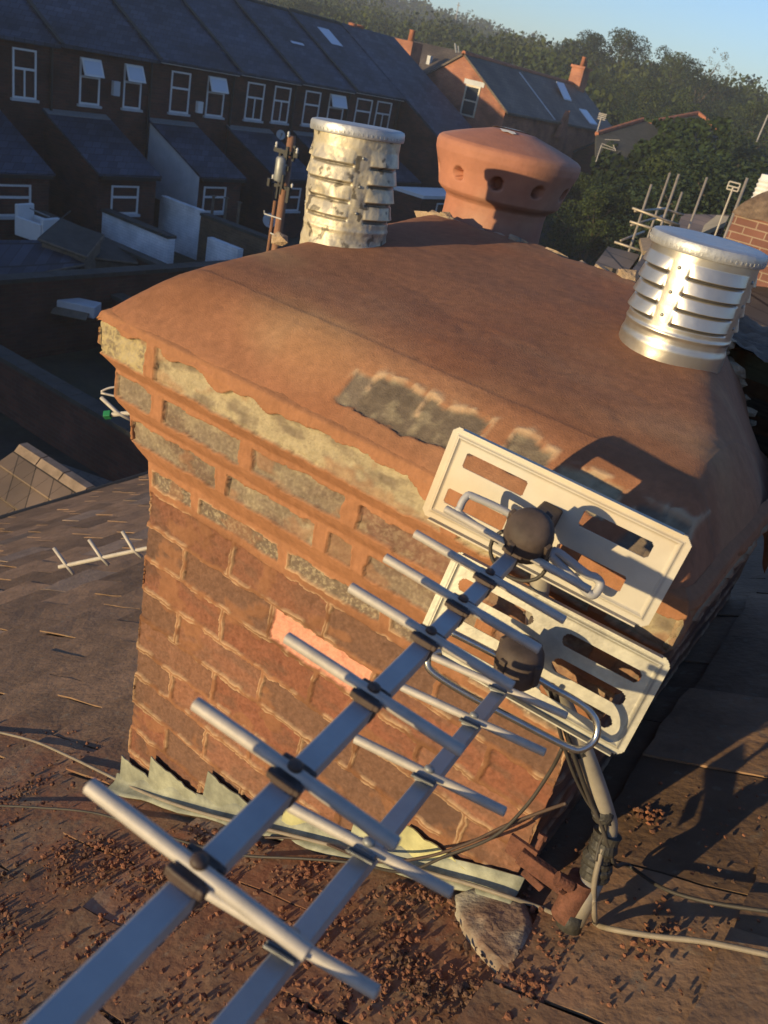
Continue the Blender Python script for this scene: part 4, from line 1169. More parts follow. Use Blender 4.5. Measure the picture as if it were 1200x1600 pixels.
for i, (ya, yb) in enumerate(houses):
    ym = (ya + yb) / 2; ez = eave_z(ym)
    t = empty('terrace_house', (WX - 3, ym, -5.6), hl[i], 'house', WG)
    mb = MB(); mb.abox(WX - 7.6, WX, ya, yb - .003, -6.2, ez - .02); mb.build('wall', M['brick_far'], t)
    rz1 = ez + 2.2
    mb = MB()
    mb.prism([(WX + .22, ya, ez - .06), (WX + .22, yb - .004, ez - .06), (WX - 4, yb - .004, rz1), (WX - 4, ya, rz1)], (0, 0, -.09))
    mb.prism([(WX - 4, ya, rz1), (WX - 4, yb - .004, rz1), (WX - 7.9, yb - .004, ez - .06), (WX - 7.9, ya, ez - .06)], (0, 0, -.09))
    rf = mb.build('roof', M['slate_far'], t)
    mb = MB(); mb.prism([(WX + .24, ya - .05, ez - .035), (WX + .24, ya + .09, ez - .035), (WX - 4, ya + .09, rz1 + .03), (WX - 4, ya - .05, rz1 + .03)], (0, 0, -.02)); mb.build('party_mortar', M['felt'], rf)
    mb = MB()
    for k in range(7): mb.tube([(WX - 4, ya + k * (yb - ya) / 7 + .01, rz1 - .03), (WX - 4, ya + (k + 1) * (yb - ya) / 7 - .01, rz1 - .03)], .10, 8)
    mb.build('ridge_tiles', M['felt'], rf)
    mb = MB(); mb.abox(WX + .1, WX + .2, ya + .05, yb - .06, ez - .17, ez - .06)
    mb.build('gutter', M['white_paint'] if i >= 3 else M['black'], t)
    mb = MB(); mb.tube([(WX + .06, yb - .18, ez - .15), (WX + .06, yb - .18, -3.5)], .04, 8); mb.build('drainpipe', M['black'], t)
    for (y0, y1, st) in wins.get(i, []):
        z1 = wtop(y0); f = window(t, y0, y1, z1 - 1.24 + .004 * (y0 - 14), z1, WX, st)
    # chimney stack shared at the party wall
    mb = MB(); mb.abox(WX - 4.35, WX - 3.65, ya - .28, ya + .28, rz1 - .3, rz1 + .95); mb.abox(WX - 4.42, WX - 3.58, ya - .34, ya + .34, rz1 + .95, rz1 + 1.06)
    if i < 4: ck = mb.build('chimney', M['brick_far'], rf)
    if i == 5:
        pass
    # outrigger
    o0, o1 = outr[i]
    XO = WX + 2.5
    zt = ez - 1.80; zb = zt - 1.12
    mb = MB()
    mb.prism([(XO, o0, -6.2), (XO, o0, zb - .07), (WX, o0, zt - .07), (WX, o0, -6.2)][::-1], (0, o1 - o0, 0))
    mb.build('outrigger_wall', M['brick_far'], t)
    mb = MB(); mb.prism([(XO + .15, o0 - .08, zb - .04), (XO + .15, o1 + .08, zb - .04), (WX + .003, o1 + .08, zt), (WX + .003, o0 - .08, zt)], (0, 0, -.06)); mb.build('outrigger_roof', M['slate_far'], t)
    mb = MB(); mb.abox(XO + .1, XO + .2, o0, o1, zb - .17, zb - .08); mb.build('outrigger_gutter', M['black'], t)
    mb = MB(); mb.prism([(WX + .004, o0 - .05, zt + .004), (WX + .004, o1 + .05, zt + .004), (WX + .25, o1 + .05, zt - .1), (WX + .25, o0 - .05, zt - .1)], (0, 0, .012)); mb.build('outrigger_flashing', M['grey_metal'], t)
    wy = (o0 + o1) / 2 - .1 if i != 3 else 19.35
    window(t, wy - .48, wy + .48, zb - 1.15, zb - .36, XO, 'plain')
    if i == 3:
        mb = MB(); mb.prism([(XO + .0, o0 - .012, -4.6), (XO, o0 - .012, zb - .1), (WX + .05, o0 - .012, zt - .1), (WX + .05, o0 - .012, -4.6)], (0, .010, 0)); mb.build('rendered_side', M['render_pale'], t)
    if i == 2:
        mb = MB(); mb.abox(WX - .02, WX + .12, 17.15, 17.38, -1.75, -1.35); mb.build('alarm_box', M['render_pale'], t)
    if i == 3:
        mb = MB(); mb.abox(WX - .02, WX + .12, 20.55, 20.78, -1.95, -1.6); mb.build('alarm_box', M['white_paint'], t)
    if i in (5, 6):       # rooflights
        mb = MB(); yy = ya + 1.5 if i == 5 else ya + 1.2
        ca = (1.15 if i == 5 else 2.4)
        p = lambda x, l=0: Vector((WX - x, 0, ez + .0 + x * (2.2 / 4.0) - .04 + l))
        a_, b_ = p(ca + .9), p(ca)
        mb.prism([(b_.x, yy, b_.z), (b_.x, yy + .75, b_.z), (a_.x, yy + .75, a_.z), (a_.x, yy, a_.z)], (0, 0, .07)); mb.build('rooflight', M['frost'], rf)
# arched heads of sash windows read as frames; the end house with its long roof
t = empty('end_terrace_house', (WX - 2, 34, -5.6), 'end terrace house with a long catslide roof and dark gable', 'house', WG)
ya, yb = 32.26, 36.4; ez = eave_z(33); rz1 = ez + 2.2
XE = -17.9; ze = ez - (XE - WX) * .52
mb = MB(); 
mb.prism([(XE - .15, ya + .1, -6.2), (XE - .15, ya + .1, ze - .12), (WX - 4, ya + .1, rz1 - .12), (WX - 7.6, ya + .1, ez), (WX - 7.6, ya + .1, -6.2)][::-1], (0, yb - ya - .2, 0)); mb.build('wall', M['brick_far'], t)
mb = MB()
mb.prism([(XE, ya, ze - .05), (XE, yb, ze - .05), (WX - 4, yb, rz1 + .02), (WX - 4, ya, rz1 + .02)], (0, 0, -.1))
mb.prism([(WX - 4, ya, rz1 + .02), (WX - 4, yb, rz1 + .02), (WX - 7.9, yb, ez - .06), (WX - 7.9, ya, ez - .06)], (0, 0, -.1))
rf = mb.build('roof', M['slate_far'], t)
mb = MB(); mb.abox(XE - .15, XE + 1.2, 27.2, 31.4, -6.2, -3.35); mb.build('extension', M['brick_far'], t)
mb = MB(); mb.abox(XE - .1, XE + 1.3, 27.1, 31.5, -3.34, -3.22); mb.build('fascia', M['white_paint'], t)
window(t, 28.3, 29.4, -4.5, -3.5, XE + 1.2, 'plain'); window(t, 30.0, 30.9, -4.5, -3.5, XE + 1.2, 'split')
# pots on the terrace ridge
pc0 = onX(555, 52, -26.1)
mb = MB(); mb.abox(-26.5, -25.7, pc0.y - .5, pc0.y + .5, pc0.z - 1.0, pc0.z); mb.build('chimney', M['brick_red'], rf)
for k in range(2):
    p = pc0 + Vector((0, -.28 + .56 * k, .12)); mb = MB(); mb.lathe([(.16, -.12), (.15, .1), (.19, .15), (.19, .24), (.13, .25)], p, (0, 0, 1), 14)
    o = mb.build('chimney_pot', M['ridge_red'], smooth=True, origin=p - Vector((0, 0, .12))); tag(o, ('left' if k == 0 else 'right') + ' one of two red pots on the far end of the terrace ridge', 'chimney pot', 'red pots on the terrace ridge')
# the rest of the street behind the viewer, which keeps the yards in shade
t = empty('terrace_block', (WX - 3.8, -30, -5.6), 'long continuation of the brick terrace beyond the left edge', 'terrace')
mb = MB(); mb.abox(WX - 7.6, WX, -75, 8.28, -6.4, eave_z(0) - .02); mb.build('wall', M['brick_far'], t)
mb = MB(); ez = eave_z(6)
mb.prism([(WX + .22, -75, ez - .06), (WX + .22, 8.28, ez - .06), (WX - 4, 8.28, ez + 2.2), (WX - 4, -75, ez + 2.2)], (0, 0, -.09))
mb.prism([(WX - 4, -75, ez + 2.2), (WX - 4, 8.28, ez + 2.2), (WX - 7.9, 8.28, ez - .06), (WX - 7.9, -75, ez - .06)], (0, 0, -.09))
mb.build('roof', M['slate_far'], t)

# dishes
def dish(label, c, r, n):
    t = empty('satellite_dish', c, label, 'satellite dish'); n = Vector(n).normalized()
    mb = MB(); mb.lathe([(.001, -.0), (r * .5, .02 * r * 4), (r, .09 * r * 4), (r * 1.01, .085 * r * 4), (r * .5, -.03), (.001, -.05)], c, n, 24, False, False); mb.build('reflector', M['dish'], t, smooth=True)
    mb = MB(); mb.tube([c - n * .05, c - n * .25 - Vector((0, 0, .1))], .02, 8); mb.tube([c - Vector((0, 0, r)), c + n * r * 1.1], .012, 6); mb.box(c + n * r * 1.1, n * .05, Vector((0, .03, 0)), Vector((0, 0, .03))); mb.build('arm', M['grey_metal'], t)
dish('pale round satellite dish low beside the utility pole', at(421, 345, 23), .19, (.7, -.6, .35))
dish('small pale dish on the terrace wall above the transformer', at(438, 211, 31), .17, (.8, -.5, .3))

# ------------------------------------------------------------------ yards, walls, sheds
def wallseg(name, label, x0, x1, y0, y1, z0, z1, m_, cop=None, cat='wall'):
    t = empty(name, ((x0 + x1) / 2, (y0 + y1) / 2, z0), label, cat)
    mb = MB(); mb.abox(x0, x1, y0, y1, z0, z1); mb.build('brickwork', m_, t)
    if cop:
        mb = MB(); n = max(2, int(max(x1 - x0, y1 - y0) / .45))
        for k in range(n):
            if x1 - x0 > y1 - y0: mb.abox(x0 + (x1 - x0) * k / n + .004, x0 + (x1 - x0) * (k + 1) / n - .004, y0 - .05, y1 + .05, z1 + .002, z1 + .08)
            else: mb.abox(x0 - .05, x1 + .05, y0 + (y1 - y0) * k / n + .004, y0 + (y1 - y0) * (k + 1) / n - .004, z1 + .002, z1 + .08)
        mb.build('coping', cop, t)
    return t
wallseg('yard_wall', 'whitewashed yard wall with dark coping in front of the second outrigger', -19.4, -16.6, 15.0, 15.22, -6.2, -4.5, M['brick_white'], M['felt'])
wallseg('yard_wall', 'stepped pale yard wall beside the dark bins', -19.9, -18.1, 17.5, 17.72, -6.2, -4.15, M['brick_white'])
wallseg('yard_wall', 'brown brick yard wall in line with the pale stepped wall', -18.09, -15.2, 17.5, 17.74, -6.2, -4.28, M['brick_brown'], M['felt'])
wallseg('yard_wall', 'low whitewashed wall nearest the foot of the utility pole', -16.4, -15.2, 16.2, 16.4, -6.2, -4.42, M['brick_white'])
wallseg('alley_wall', 'long dark red alley wall running behind the mortar cap', -13.6, -13.36, 2, 30, -6.4, -4.25, M['brick_yard'], M['felt'])
wallseg('alley_wall', 'dark cross wall below the sheds at the left', -19.4, -13.62, 12.9, 13.1, -6.4, -4.55, M['brick_yard'], M['felt'])
def shed(label, quad, m_, t_=.07, zg=-6.2):
    c = sum(quad, Vector()) / 4
    t = empty('shed', (c.x, c.y, zg), label, 'shed')
    mb = MB(); mb.prism(quad, (0, 0, -t_)); mb.build('roof', m_, t)
    inn = [c + (q - c) * .9 - Vector((0, 0, t_ + .01)) for q in quad]; mb = MB()
    n = 4
    vs = inn + [Vector((q.x, q.y, zg)) for q in inn]
    mb.add(vs, [(i, (i + 1) % 4, 4 + (i + 1) % 4, 4 + i) for i in range(4)]); mb.build('wall', M['timber'], t)
    mb = MB()
    for i in range(4): mb.tube([quad[i] - Vector((0, 0, .03)), quad[(i + 1) % 4] - Vector((0, 0, .03))], .03, 6)
    mb.build('edge_board', M['timber'], t)
shed('felt-roofed shed in the middle yard left of the white wall', [onZ(60, 372, -4.15), onZ(96, 343, -4.0), onZ(162, 366, -4.05), onZ(135, 400, -4.3)], M['felt'])
shed('dark flat-roofed shed at the left edge under the white tubs', [onZ(-40, 375, -4.3), onZ(60, 375, -4.3), onZ(132, 412, -4.45), onZ(0, 437, -4.5)], M['slate_far'])
shed('low shed with a curved dark roof beside the whitewashed wall', [onZ(135, 400, -4.5), onZ(165, 372, -4.4), onZ(205, 390, -4.5), onZ(215, 410, -4.6)], M['felt'])
# white tub on the shed
def tub(label, c, sx_, sy_, h, yaw):
    t = empty('garden_tub', c, label, 'tub'); q = Matrix.Rotation(yaw, 3, 'Z')
    mb = MB(); w_ = .05
    for (a, b, hx, hy, hh) in ((-sx_, 0, w_, sy_, h), (sx_, 0, w_, sy_, h * .8), (0, -sy_, sx_, w_, h * .62), (0, sy_, sx_, w_, h * .62), (0, 0, sx_, sy_, .06)):
        mb.box(Vector(c) + q @ Vector((a, b, 0)) + Vector((0, 0, hh / 2)), q @ Vector((hx, 0, 0)), q @ Vector((0, hy, 0)), Vector((0, 0, hh / 2)))
    mb.build('shell', M['white_paint'], t, bevel=.02)
    mb = MB(); mb.tube([Vector(c) + q @ Vector((-sx_ * .6, 0, h * .9)), Vector(c) + q @ Vector((sx_ * .7, .1, h * .8))], .02, 6); mb.build('handle', M['grey_metal'], t)
tub('bright white open tub standing in the left yard', onZ(58, 372, -4.9), .42, .28, .75, .2)
mb = MB(); c = onZ(122, 488, -4.9)
t = empty('packing_box', c, 'crumpled pale box lying in the dark alley left of the stack', 'box')
q = Matrix.Rotation(.6, 3, 'Z')
mb.box(c + Vector((0, 0, .12)), q @ Vector((.40, 0, 0)), q @ Vector((0, .22, 0)), Vector((0, 0, .12))); mb.build('carton', M['render_pale'], t, bevel=.02)
mb = MB(); mb.box(c + q @ Vector((-.05, -.3, .06)), q @ Vector((.35, 0, 0)), q @ Vector((0, .12, .05)), Vector((0, 0, .01))); mb.build('flap', M['timber'], t)
mb = MB(); mb.box(c + q @ Vector((-.55, 0, .02)), q @ Vector((.12, 0, 0)), q @ Vector((0, .03, 0)), Vector((0, 0, .02))); mb.build('strip', M['white_paint'], t)
for k, (u, v0_, v1_) in enumerate(((331, 300, 335), (351, 298, 338), (371, 306, 345))):
    p = onZ(u, v1_, -4.5); mb = MB(); mb.tube([p - Vector((0, 0, 1.7)), p + Vector((0, 0, .55))], .045, 8); mb.abox(p.x - .06, p.x + .06, p.y - .06, p.y + .06, p.z + .55, p.z + .58)
    o = mb.build('post', M['timber'], origin=p - Vector((0, 0, 1.7))); tag(o, ['left', 'middle', 'right'][k] + ' one of three timber posts behind the brown yard wall', 'post', 'timber posts in the yard')
for k, (u, v) in enumerate(((290, 345), (302, 352))):
    p = onZ(u, v, -5.1); t = empty('wheelie_bin', p, ['dark bin against the pale stepped wall', 'second dark bin, just right of the first by the stepped wall'][k], 'bin', 'dark bins in the yard')
    mb = MB(); mb.prism([p + Vector(a) for a in ((-.25, -.3, -.9), (.25, -.3, -.9), (.25, .3, -.9), (-.25, .3, -.9))], (0, 0, .9)); mb.build('bin_body', M['black'], t)
    mb = MB(); mb.abox(p.x - .3, p.x + .3, p.y - .34, p.y + .32, p.z + .01, p.z + .06); mb.build('bin_lid', M['black'], t, bevel=.02)

wallseg('yard_wall', 'low dark brick wall crossing our own yard below the eaves', -13.3, -5.4, 6.9, 7.12, -6.4, -4.9, M['brick_yard'], M['felt'])
wallseg('yard_wall', 'dark brick wall with rough coping, farther along our own yards', -13.3, -5.4, 10.6, 10.82, -6.4, -4.7, M['brick_yard'], M['felt'])
# utility pole with transformer
pb = at(452, 240, 17.0); px_, py_ = pb.x, pb.y
topz = at(460, 212, 17.0).z
t = empty('utility_pole', (px_, py_, -6.0), 'brown wooden utility pole carrying a transformer, behind the cap', 'utility pole')
mb = MB(); mb.tube([(px_, py_, -6.2), (px_, py_, topz)], [.11, .08], 12); mb.build('pole', M['pole_wood'], t, smooth=True)
mb = MB()
mb.lathe([(.10, -.42), (.115, -.38), (.115, .0), (.095, .04), (.02, .06)], (px_ + .02, py_ - .22, topz - .45), (0, 0, 1), 16); mb.build('transformer', M['grey_metal'], t, auto=40)
mb = MB(); mb.abox(px_ - .32, px_ + .32, py_ - .12, py_ - .07, topz - .36, topz - .28); mb.abox(px_ - .28, px_ + .28, py_ - .12, py_ - .07, topz - 1.02, topz - .95)
for k_ in range(14):
    sx_ = random.uniform(-.30, .30); z_ = random.uniform(-1.1, -.1); mb.box((px_ + sx_, py_ - .15 + random.uniform(-.1, .1), topz + z_), (random.uniform(.01, .04), 0, 0), (0, .03, 0), (0, 0, random.uniform(.04, .16)))
mb.build('crossarm', M['black'], t)
for sx_, zz in ((-.28, -.22), (.28, -.22), (0, .03), (-.26, -.85), (.28, -.9)):
    mb = MB(); mb.lathe([(.015, -.06), (.03, -.035), (.015, -.01), (.03, .015), (.01, .05)], (px_ + sx_, py_ - .1, topz + zz), (0, 0, 1), 10); mb.build('insulator', M['porcelain'], t, smooth=True)
mb = MB()
for zz in (-1.6, -1.95, -2.5, -2.9, -3.4):
    sg = 1 if int(zz * 10) % 2 else -1
    mb.tube([(px_ - sg * .12, py_ - .1, topz + zz), (px_ + sg * .30, py_ - .16, topz + zz), (px_ + sg * .32, py_ - .16, topz + zz + .06)], .014, 6)
mb.build('step_irons', M['porcelain'], t)
mb = MB(); mb.tube([(px_ - .16, py_ - .05, topz - 1.3), (px_ - .2, py_ - .05, -6)], .03, 6); mb.build('conduit', M['pole_wood'], t)
# overhead wire from the pole to the yards
mb = MB(); mb.tube(smooth_path([at(60, 372, 17.5), at(95, 342, 18.2), at(110, 330, 18.6)], 3), .012, 6); o = mb.build('washing_line', M['black'], origin=at(60, 372, 17.5)); tag(o, 'thin dark line crossing above the felt shed roof', 'wire')

# ================================================================== HOUSES UP THE HILL
t = empty('gable_house', (-22.9, 44, -4), 'red brick gabled house with one sunlit sash window up the hill', 'house')
ax_, ay0, ay1, az_ = -22.9, 38.0, 51.8, 1.93
gs = .65; hw1 = 3.2
mb = MB()
def gable(mb, y0, y1, hwl, hwr, apex, zg):
    mb.prism([(ax_ - hwl, y0, zg), (ax_ + hwr, y0, zg), (ax_ + hwr, y0, apex - gs * hwr), (ax_, y0, apex), (ax_ - hwl, y0, apex - gs * hwl)], (0, y1 - y0, 0))
gable(mb, ay0, ay1, 3.3, 2.9, az_ - .08, -6)
mb.build('wall', M['brick_red'], t)
mb = MB()
mb.prism([(ax_ + 3.1, ay0 - .12, az_ - gs * 3.1), (ax_ + 3.1, ay1 + .12, az_ - gs * 3.1), (ax_, ay1 + .12, az_), (ax_, ay0 - .12, az_)], (0, 0, -.1))
mb.prism([(ax_, ay0 - .12, az_), (ax_, ay1 + .12, az_), (ax_ - 3.5, ay1 + .12, az_ - gs * 3.5), (ax_ - 3.5, ay0 - .12, az_ - gs * 3.5)], (0, 0, -.1))
rf = mb.build('roof', M['slate_brown'], t)
mb = MB()
for k in range(30): mb.tube([(ax_, ay0 - .12 + k * .468, az_ - .02), (ax_, ay0 - .12 + k * .468 + .45, az_ - .02)], .11, 8)
mb.build('ridge_tiles', M['ridge_red'], rf)
mb = MB(); cp = onX(905, 135, ax_ + .2); mb.abox(ax_ - .3, ax_ + .5, 50.6, 51.5, az_ - .6, az_ + .85); mb.abox(ax_ - .36, ax_ + .56, 50.5, 51.6, az_ + .85, az_ + .98); ck = mb.build('chimney', M['brick_red'], rf)
mb = MB(); mb.lathe([(.14, 0), (.12, .45), (.15, .5)], (ax_ + .1, 51.05, az_ + .98), (0, 0, 1), 12); mb.lathe([(.14, 0), (.12, .3), (.15, .35)], (ax_ + .1, 51.35, az_ + .98), (0, 0, 1), 12); mb.build('chimney_pot', M['ridge_red'], t, smooth=True)
def slope_panel(y0, y1, x0, x1, m_, name, par, lift=.05, tilt=0):
    mb = MB(); z0 = az_ - gs * x0; z1 = az_ - gs * x1
    mb.prism([(ax_ + x1, y0, z1 + lift), (ax_ + x1, y1, z1 + lift), (ax_ + x0, y1, z0 + lift + tilt), (ax_ + x0, y0, z0 + lift + tilt)], (0, 0, -.06)); mb.build(name, m_, par)
slope_panel(46.9, 47.9, .75, 1.5, M['frost'], 'rooflight', rf, .10, .25)
slope_panel(48.3, 49.4, 1.9, 2.8, M['frost'], 'rooflight', rf)
slope_panel(43.2, 43.35, .3, 3.0, M['render_pale'], 'roof_joint', rf, .02)
wy0 = ay0 - .03
wc = onY(735, 158, ay0)
mb = MB()
x0, x1, z0, z1 = wc.x - .42, wc.x + .42, wc.z - .68, wc.z + .68
for (a0, a1, b0, b1) in ((x0, x0 + .08, z0, z1), (x1 - .08, x1, z0, z1), (x0 + .08, x1 - .08, z0, z0 + .08), (x0 + .08, x1 - .08, z1 - .08, z1), (x0 + .08, x1 - .08, wc.z - .03, wc.z + .04)):
    mb.abox(a0, a1, ay0 - .05, ay0 + .05, b0, b1)
f = mb.build('window', M['plate_cream'], t)
mb = MB(); mb.abox(x0 + .08, x1 - .08, ay0 - .02, ay0 + .04, z0 + .08, z1 - .08); mb.build('pane', M['glass'], f)
mb = MB(); mb.abox(x0 - .15, x1 + .15, ay0 - .03, ay0 + .03, z1 + .003, z1 + .22); mb.build('lintel', M['render_pale'], f)
mb = MB(); mb.abox(ax_ - 3.9, ax_ - .6, ay0 + 3.5, ay0 + 9, -6, .55); mb.prism([(ax_ - 5.5, ay0 + 3.2, .5), (ax_ - .5, ay0 + 3.2, 1.2), (ax_ - .5, ay0 + 9, 1.2), (ax_ - 5.5, ay0 + 9, .5)], (0, 0, -.1)); mb.build('side_wing', M['slate_brown'], t)
# front return wing that falls to the right with a small lit gablet
mb = MB(); p = onX(880, 183, ax_ + 3.0); mb.prism([p + Vector((0, -.5, -1.0)), p + Vector((0, .6, -1.0)), p + Vector((0, .05, .35))], (.25, 0, 0)); mb.build('gablet', M['brick_red'], t)
mb = MB(); mb.tube([at(713, 83, 40), at(711, 68, 40)], .05, 8); mb.tube([at(717, 83, 40), at(716, 72, 40)], .04, 8); mb.build('flue', M['grey_metal'], t)

t = empty('end_gable_house', (-19, 55, -4), 'dark end gable falling away to the right behind the terracotta pot', 'house')
mb = MB()
p1 = at(935, 152, 46); p2 = at(872, 236, 44); p3 = at(940, 250, 44.5)
X_ = p1.x
mb.prism([(-21.0, 47.0, -6), (-14.6, 47.0, -6), (-14.6, 47.0, -1.9), (-17.6, 47.0, .15), (-21.0, 47.0, -1.9)], (0, 8, 0)); mb.build('wall', M['brick_far'], t)
mb = MB(); mb.prism([(-17.6, 46.9, .25), (-17.6, 55.2, .25), (-14.3, 55.2, -2.0), (-14.3, 46.9, -2.0)], (0, 0, -.1)); mb.prism([(-17.6, 46.9, .25), (-17.6, 55.2, .25), (-21, 55.2, -2.05), (-21, 46.9, -2.05)][::-1], (0, 0, -.1)); mb.build('roof', M['slate_far'], t)

t = empty('back_house', at(640, 130, 50), 'brown-roofed house behind the end of the terrace, with a red stack', 'house')
b0 = at(660, 100, 48)
mb = MB(); mb.abox(b0.x - 4, b0.x + 3, b0.y - 1, b0.y + 5, -6, b0.z - 1.0); mb.build('wall', M['brick_red'], t)
mb = MB(); mb.prism([b0 + Vector((-4.2, -1.2, -1.0)), b0 + Vector((3.2, -1.2, -1.0)), b0 + Vector((3.2, 2.2, 1.1)), b0 + Vector((-4.2, 2.2, 1.1))], (0, 0, -.1)); rf = mb.build('roof', M['slate_brown'], t)
mb = MB(); mb.abox(b0.x - .1, b0.x + .12, b0.y + .5, b0.y + .75, b0.z + .0, b0.z + .5); mb.build('roof_vent', M['render_pale'], rf)
c_ = at(636, 82, 46); mb = MB(); mb.abox(c_.x - .75, c_.x + .6, c_.y - .5, c_.y + .5, c_.z - 2.6, c_.z + .55); mb.build('chimney', M['brick_red'], rf)
mb = MB(); mb.lathe([(.18, 0), (.15, .5), (.2, .55)], c_ + Vector((.1, 0, .55)), (0, 0, 1), 12); mb.build('chimney_pot', M['ridge_red'], t, smooth=True)

# ivy-edged roof on the right with terracotta hips
t = empty('hipped_house', at(1010, 220, 40), 'dark hipped roof edged with orange tiles, half lost in ivy', 'house')
P_ = [at(932, 210, 38), at(1004, 188, 40), at(1015, 192, 40), at(1090, 178, 42), at(1135, 215, 41), at(1120, 330, 34), at(930, 330, 34)]
mb = MB(); mb.add(P_ + [p - Vector((0, 0, .2)) for p in P_], [tuple(range(7))[::-1], tuple(range(7, 14))] + [(i, (i + 1) % 7, 7 + (i + 1) % 7, 7 + i) for i in range(7)]); mb.build('roof', M['felt'], t)
mb = MB(); b_ = at(1030, 330, 37); mb.abox(b_.x - 3.2, b_.x + 3, b_.y, b_.y + 5, -6, b_.z - .2); mb.build('wall', M['brick_far'], t)
mb = MB()
for a_, b_ in ((0, 1), (2, 3), (3, 4)):
    mb.tube([P_[a_] + Vector((0, 0, .03)), P_[b_] + Vector((0, 0, .03))], .11, 8)
mb.build('hip_tiles', M['ridge_red'], t)

# ------------------------------------------------------------------ right-hand side: neighbour stack, scaffold, roofs
nb = at(1172, 420, 9.0)
t = empty('neighbour_chimney', (nb.x, nb.y, -.9), 'weathered brick stack with lumpy mortar top at the right edge', 'chimney')
x0 = at(1140, 380, 9.0).x; yb_ = 8.6
tp = onY(1150, 330, yb_)
mb = MB(); mb.abox(tp.x, tp.x + 1.3, yb_, yb_ + .9, -2.2, tp.z); mb.build('brickwork', M['brick_near'], t)
mb = MB()
nx_, ny_ = 40, 24; vs = []; fs = []
for j in range(ny_):
    for i in range(nx_):
        fx_ = i / (nx_ - 1); fy_ = j / (ny_ - 1)
        e_ = min(fx_, 1 - fx_) * 1.36; e2_ = min(fy_, 1 - fy_) * .96
        z = tp.z - .03 + .34 * min(1, min(e_, e2_) / .28) ** .7 + .05 * (float(fbm(np.array([fx_ * 9]), np.array([fy_ * 7]), 701, 3)[0]) - .5)
        vs.append((tp.x - .03 + fx_ * 1.36, yb_ - .03 + fy_ * .96, z))
for j in range(ny_ - 1):
    for i in range(nx_ - 1): fs.append((j * nx_ + i, j * nx_ + i + 1, (j + 1) * nx_ + i + 1, (j + 1) * nx_ + i))
mb.add(vs, fs); mb.build('mortar_top', M['rear_cap'], t, smooth=True)
vp = onY(1197, 297, yb_ + .4); mb = MB()
pr = [(.10, -.3)]
for k in range(7): pr += [(.115, -.14 + k * .045), (.10, -.12 + k * .045)]
pr += [(.10, .19), (.002, .2)]
mb.lathe(pr, vp - Vector((0, 0, .05)), (0, 0, 1), 20); o = mb.build('chimney_cowl', M['white_paint'], origin=vp - Vector((0, 0, .35))); tag(o, 'small white ribbed cowl on the neighbouring brick stack', 'chimney cowl')

sc_ = empty('scaffolding', at(1010, 400, 12), 'bare tube scaffold of poles and ledgers behind the shiny cowl', 'scaffolding')
for (u0, v0, d0, u1, v1) in ((1018, 288, 11.0, 968, 435), (1047, 270, 12.2, 1008, 368), (1061, 272, 11.0, 1012, 400), (1066, 300, 12.2, 1043, 360), (1105, 277, 12.0, 1072, 362), (1168, 278, 9.6, 1122, 382)):
    tp_ = at(u0, v0, d0); mb = MB()
    mb.tube([tp_, tp_ - Vector((0, 0, 4.0))], .0175, 8); mb.build('pole', M['scaf'], sc_, smooth=True)
for (a_, da, b_, db) in (((988, 325), 11.0, (1062, 352), 11.0), ((984, 346), 11.0, (1048, 366), 11.0), ((1029, 324), 12.2, (1068, 336), 12.2), ((1022, 341), 12.2, (1062, 354), 12.2), ((960, 378), 11.0, (1020, 398), 11.0), ((986, 352), 11.2, (1040, 336), 12.2), ((992, 330), 11, (1040, 326), 12.2), ((970, 376), 11.0, (1006, 362), 12.2)):
    mb = MB(); mb.tube([at(*a_, da), at(*b_, db)], .016, 8); mb.build('ledger', M['scaf'], sc_, smooth=True)
mb = MB(); pA = [at(1000, 372, 11.2), at(1060, 368, 11.2), at(1075, 395, 10.6), at(1005, 392, 10.6)]; mb.prism(pA, (0, 0, -.05)); mb.build('deck_board', M['board'], sc_)
# roofs beyond the scaffold
def roofpiece(name, label, pts, m_, wall=True, extra=None):
    c = sum(pts, Vector()) / len(pts)
    t = empty(name, (c.x, c.y, -6), label, 'building')
    mb = MB(); mb.prism(pts, (0, 0, -.08)); mb.build('roof', m_, t)
    inn = [c + (q - c) * .93 - Vector((0, 0, .1)) for q in pts]; mb = MB(); n = len(pts)
    mb.add(inn + [Vector((q.x, q.y, -6.2)) for q in inn], [(i, (i + 1) % n, n + (i + 1) % n, n + i) for i in range(n)]); mb.build('wall', extra or M['brick_far'], t)
    return t
roofpiece('low_roof', 'pale sunlit roof between the scaffold poles and the neighbour stack', [at(1066, 334, 16.5), at(1140, 336, 16), at(1115, 365, 14.5), at(1055, 362, 15)], M['tile'])
roofpiece('low_roof', 'bright cream gable-topped roof left of the thin antenna pole', [at(1120, 336, 15), at(1139, 338, 14.6), at(1134, 347, 14.2), at(1096, 364, 13.8), at(1100, 352, 14.4)], M['reflect_roof'])
roofpiece('low_roof', 'grey flat roof beneath the scaffold tubes', [at(950, 385, 11.8), at(1000, 398, 11.0), at(980, 425, 10.3), at(930, 412, 11.0)], M['slate_brown'])
roofpiece('low_roof', 'brown slate roof behind the shiny cowl at the right edge', [at(1090, 372, 12), at(1240, 400, 10), at(1240, 520, 7.2), at(960, 455, 8.6), at(1005, 400, 10.6)], M['slate_brown'])

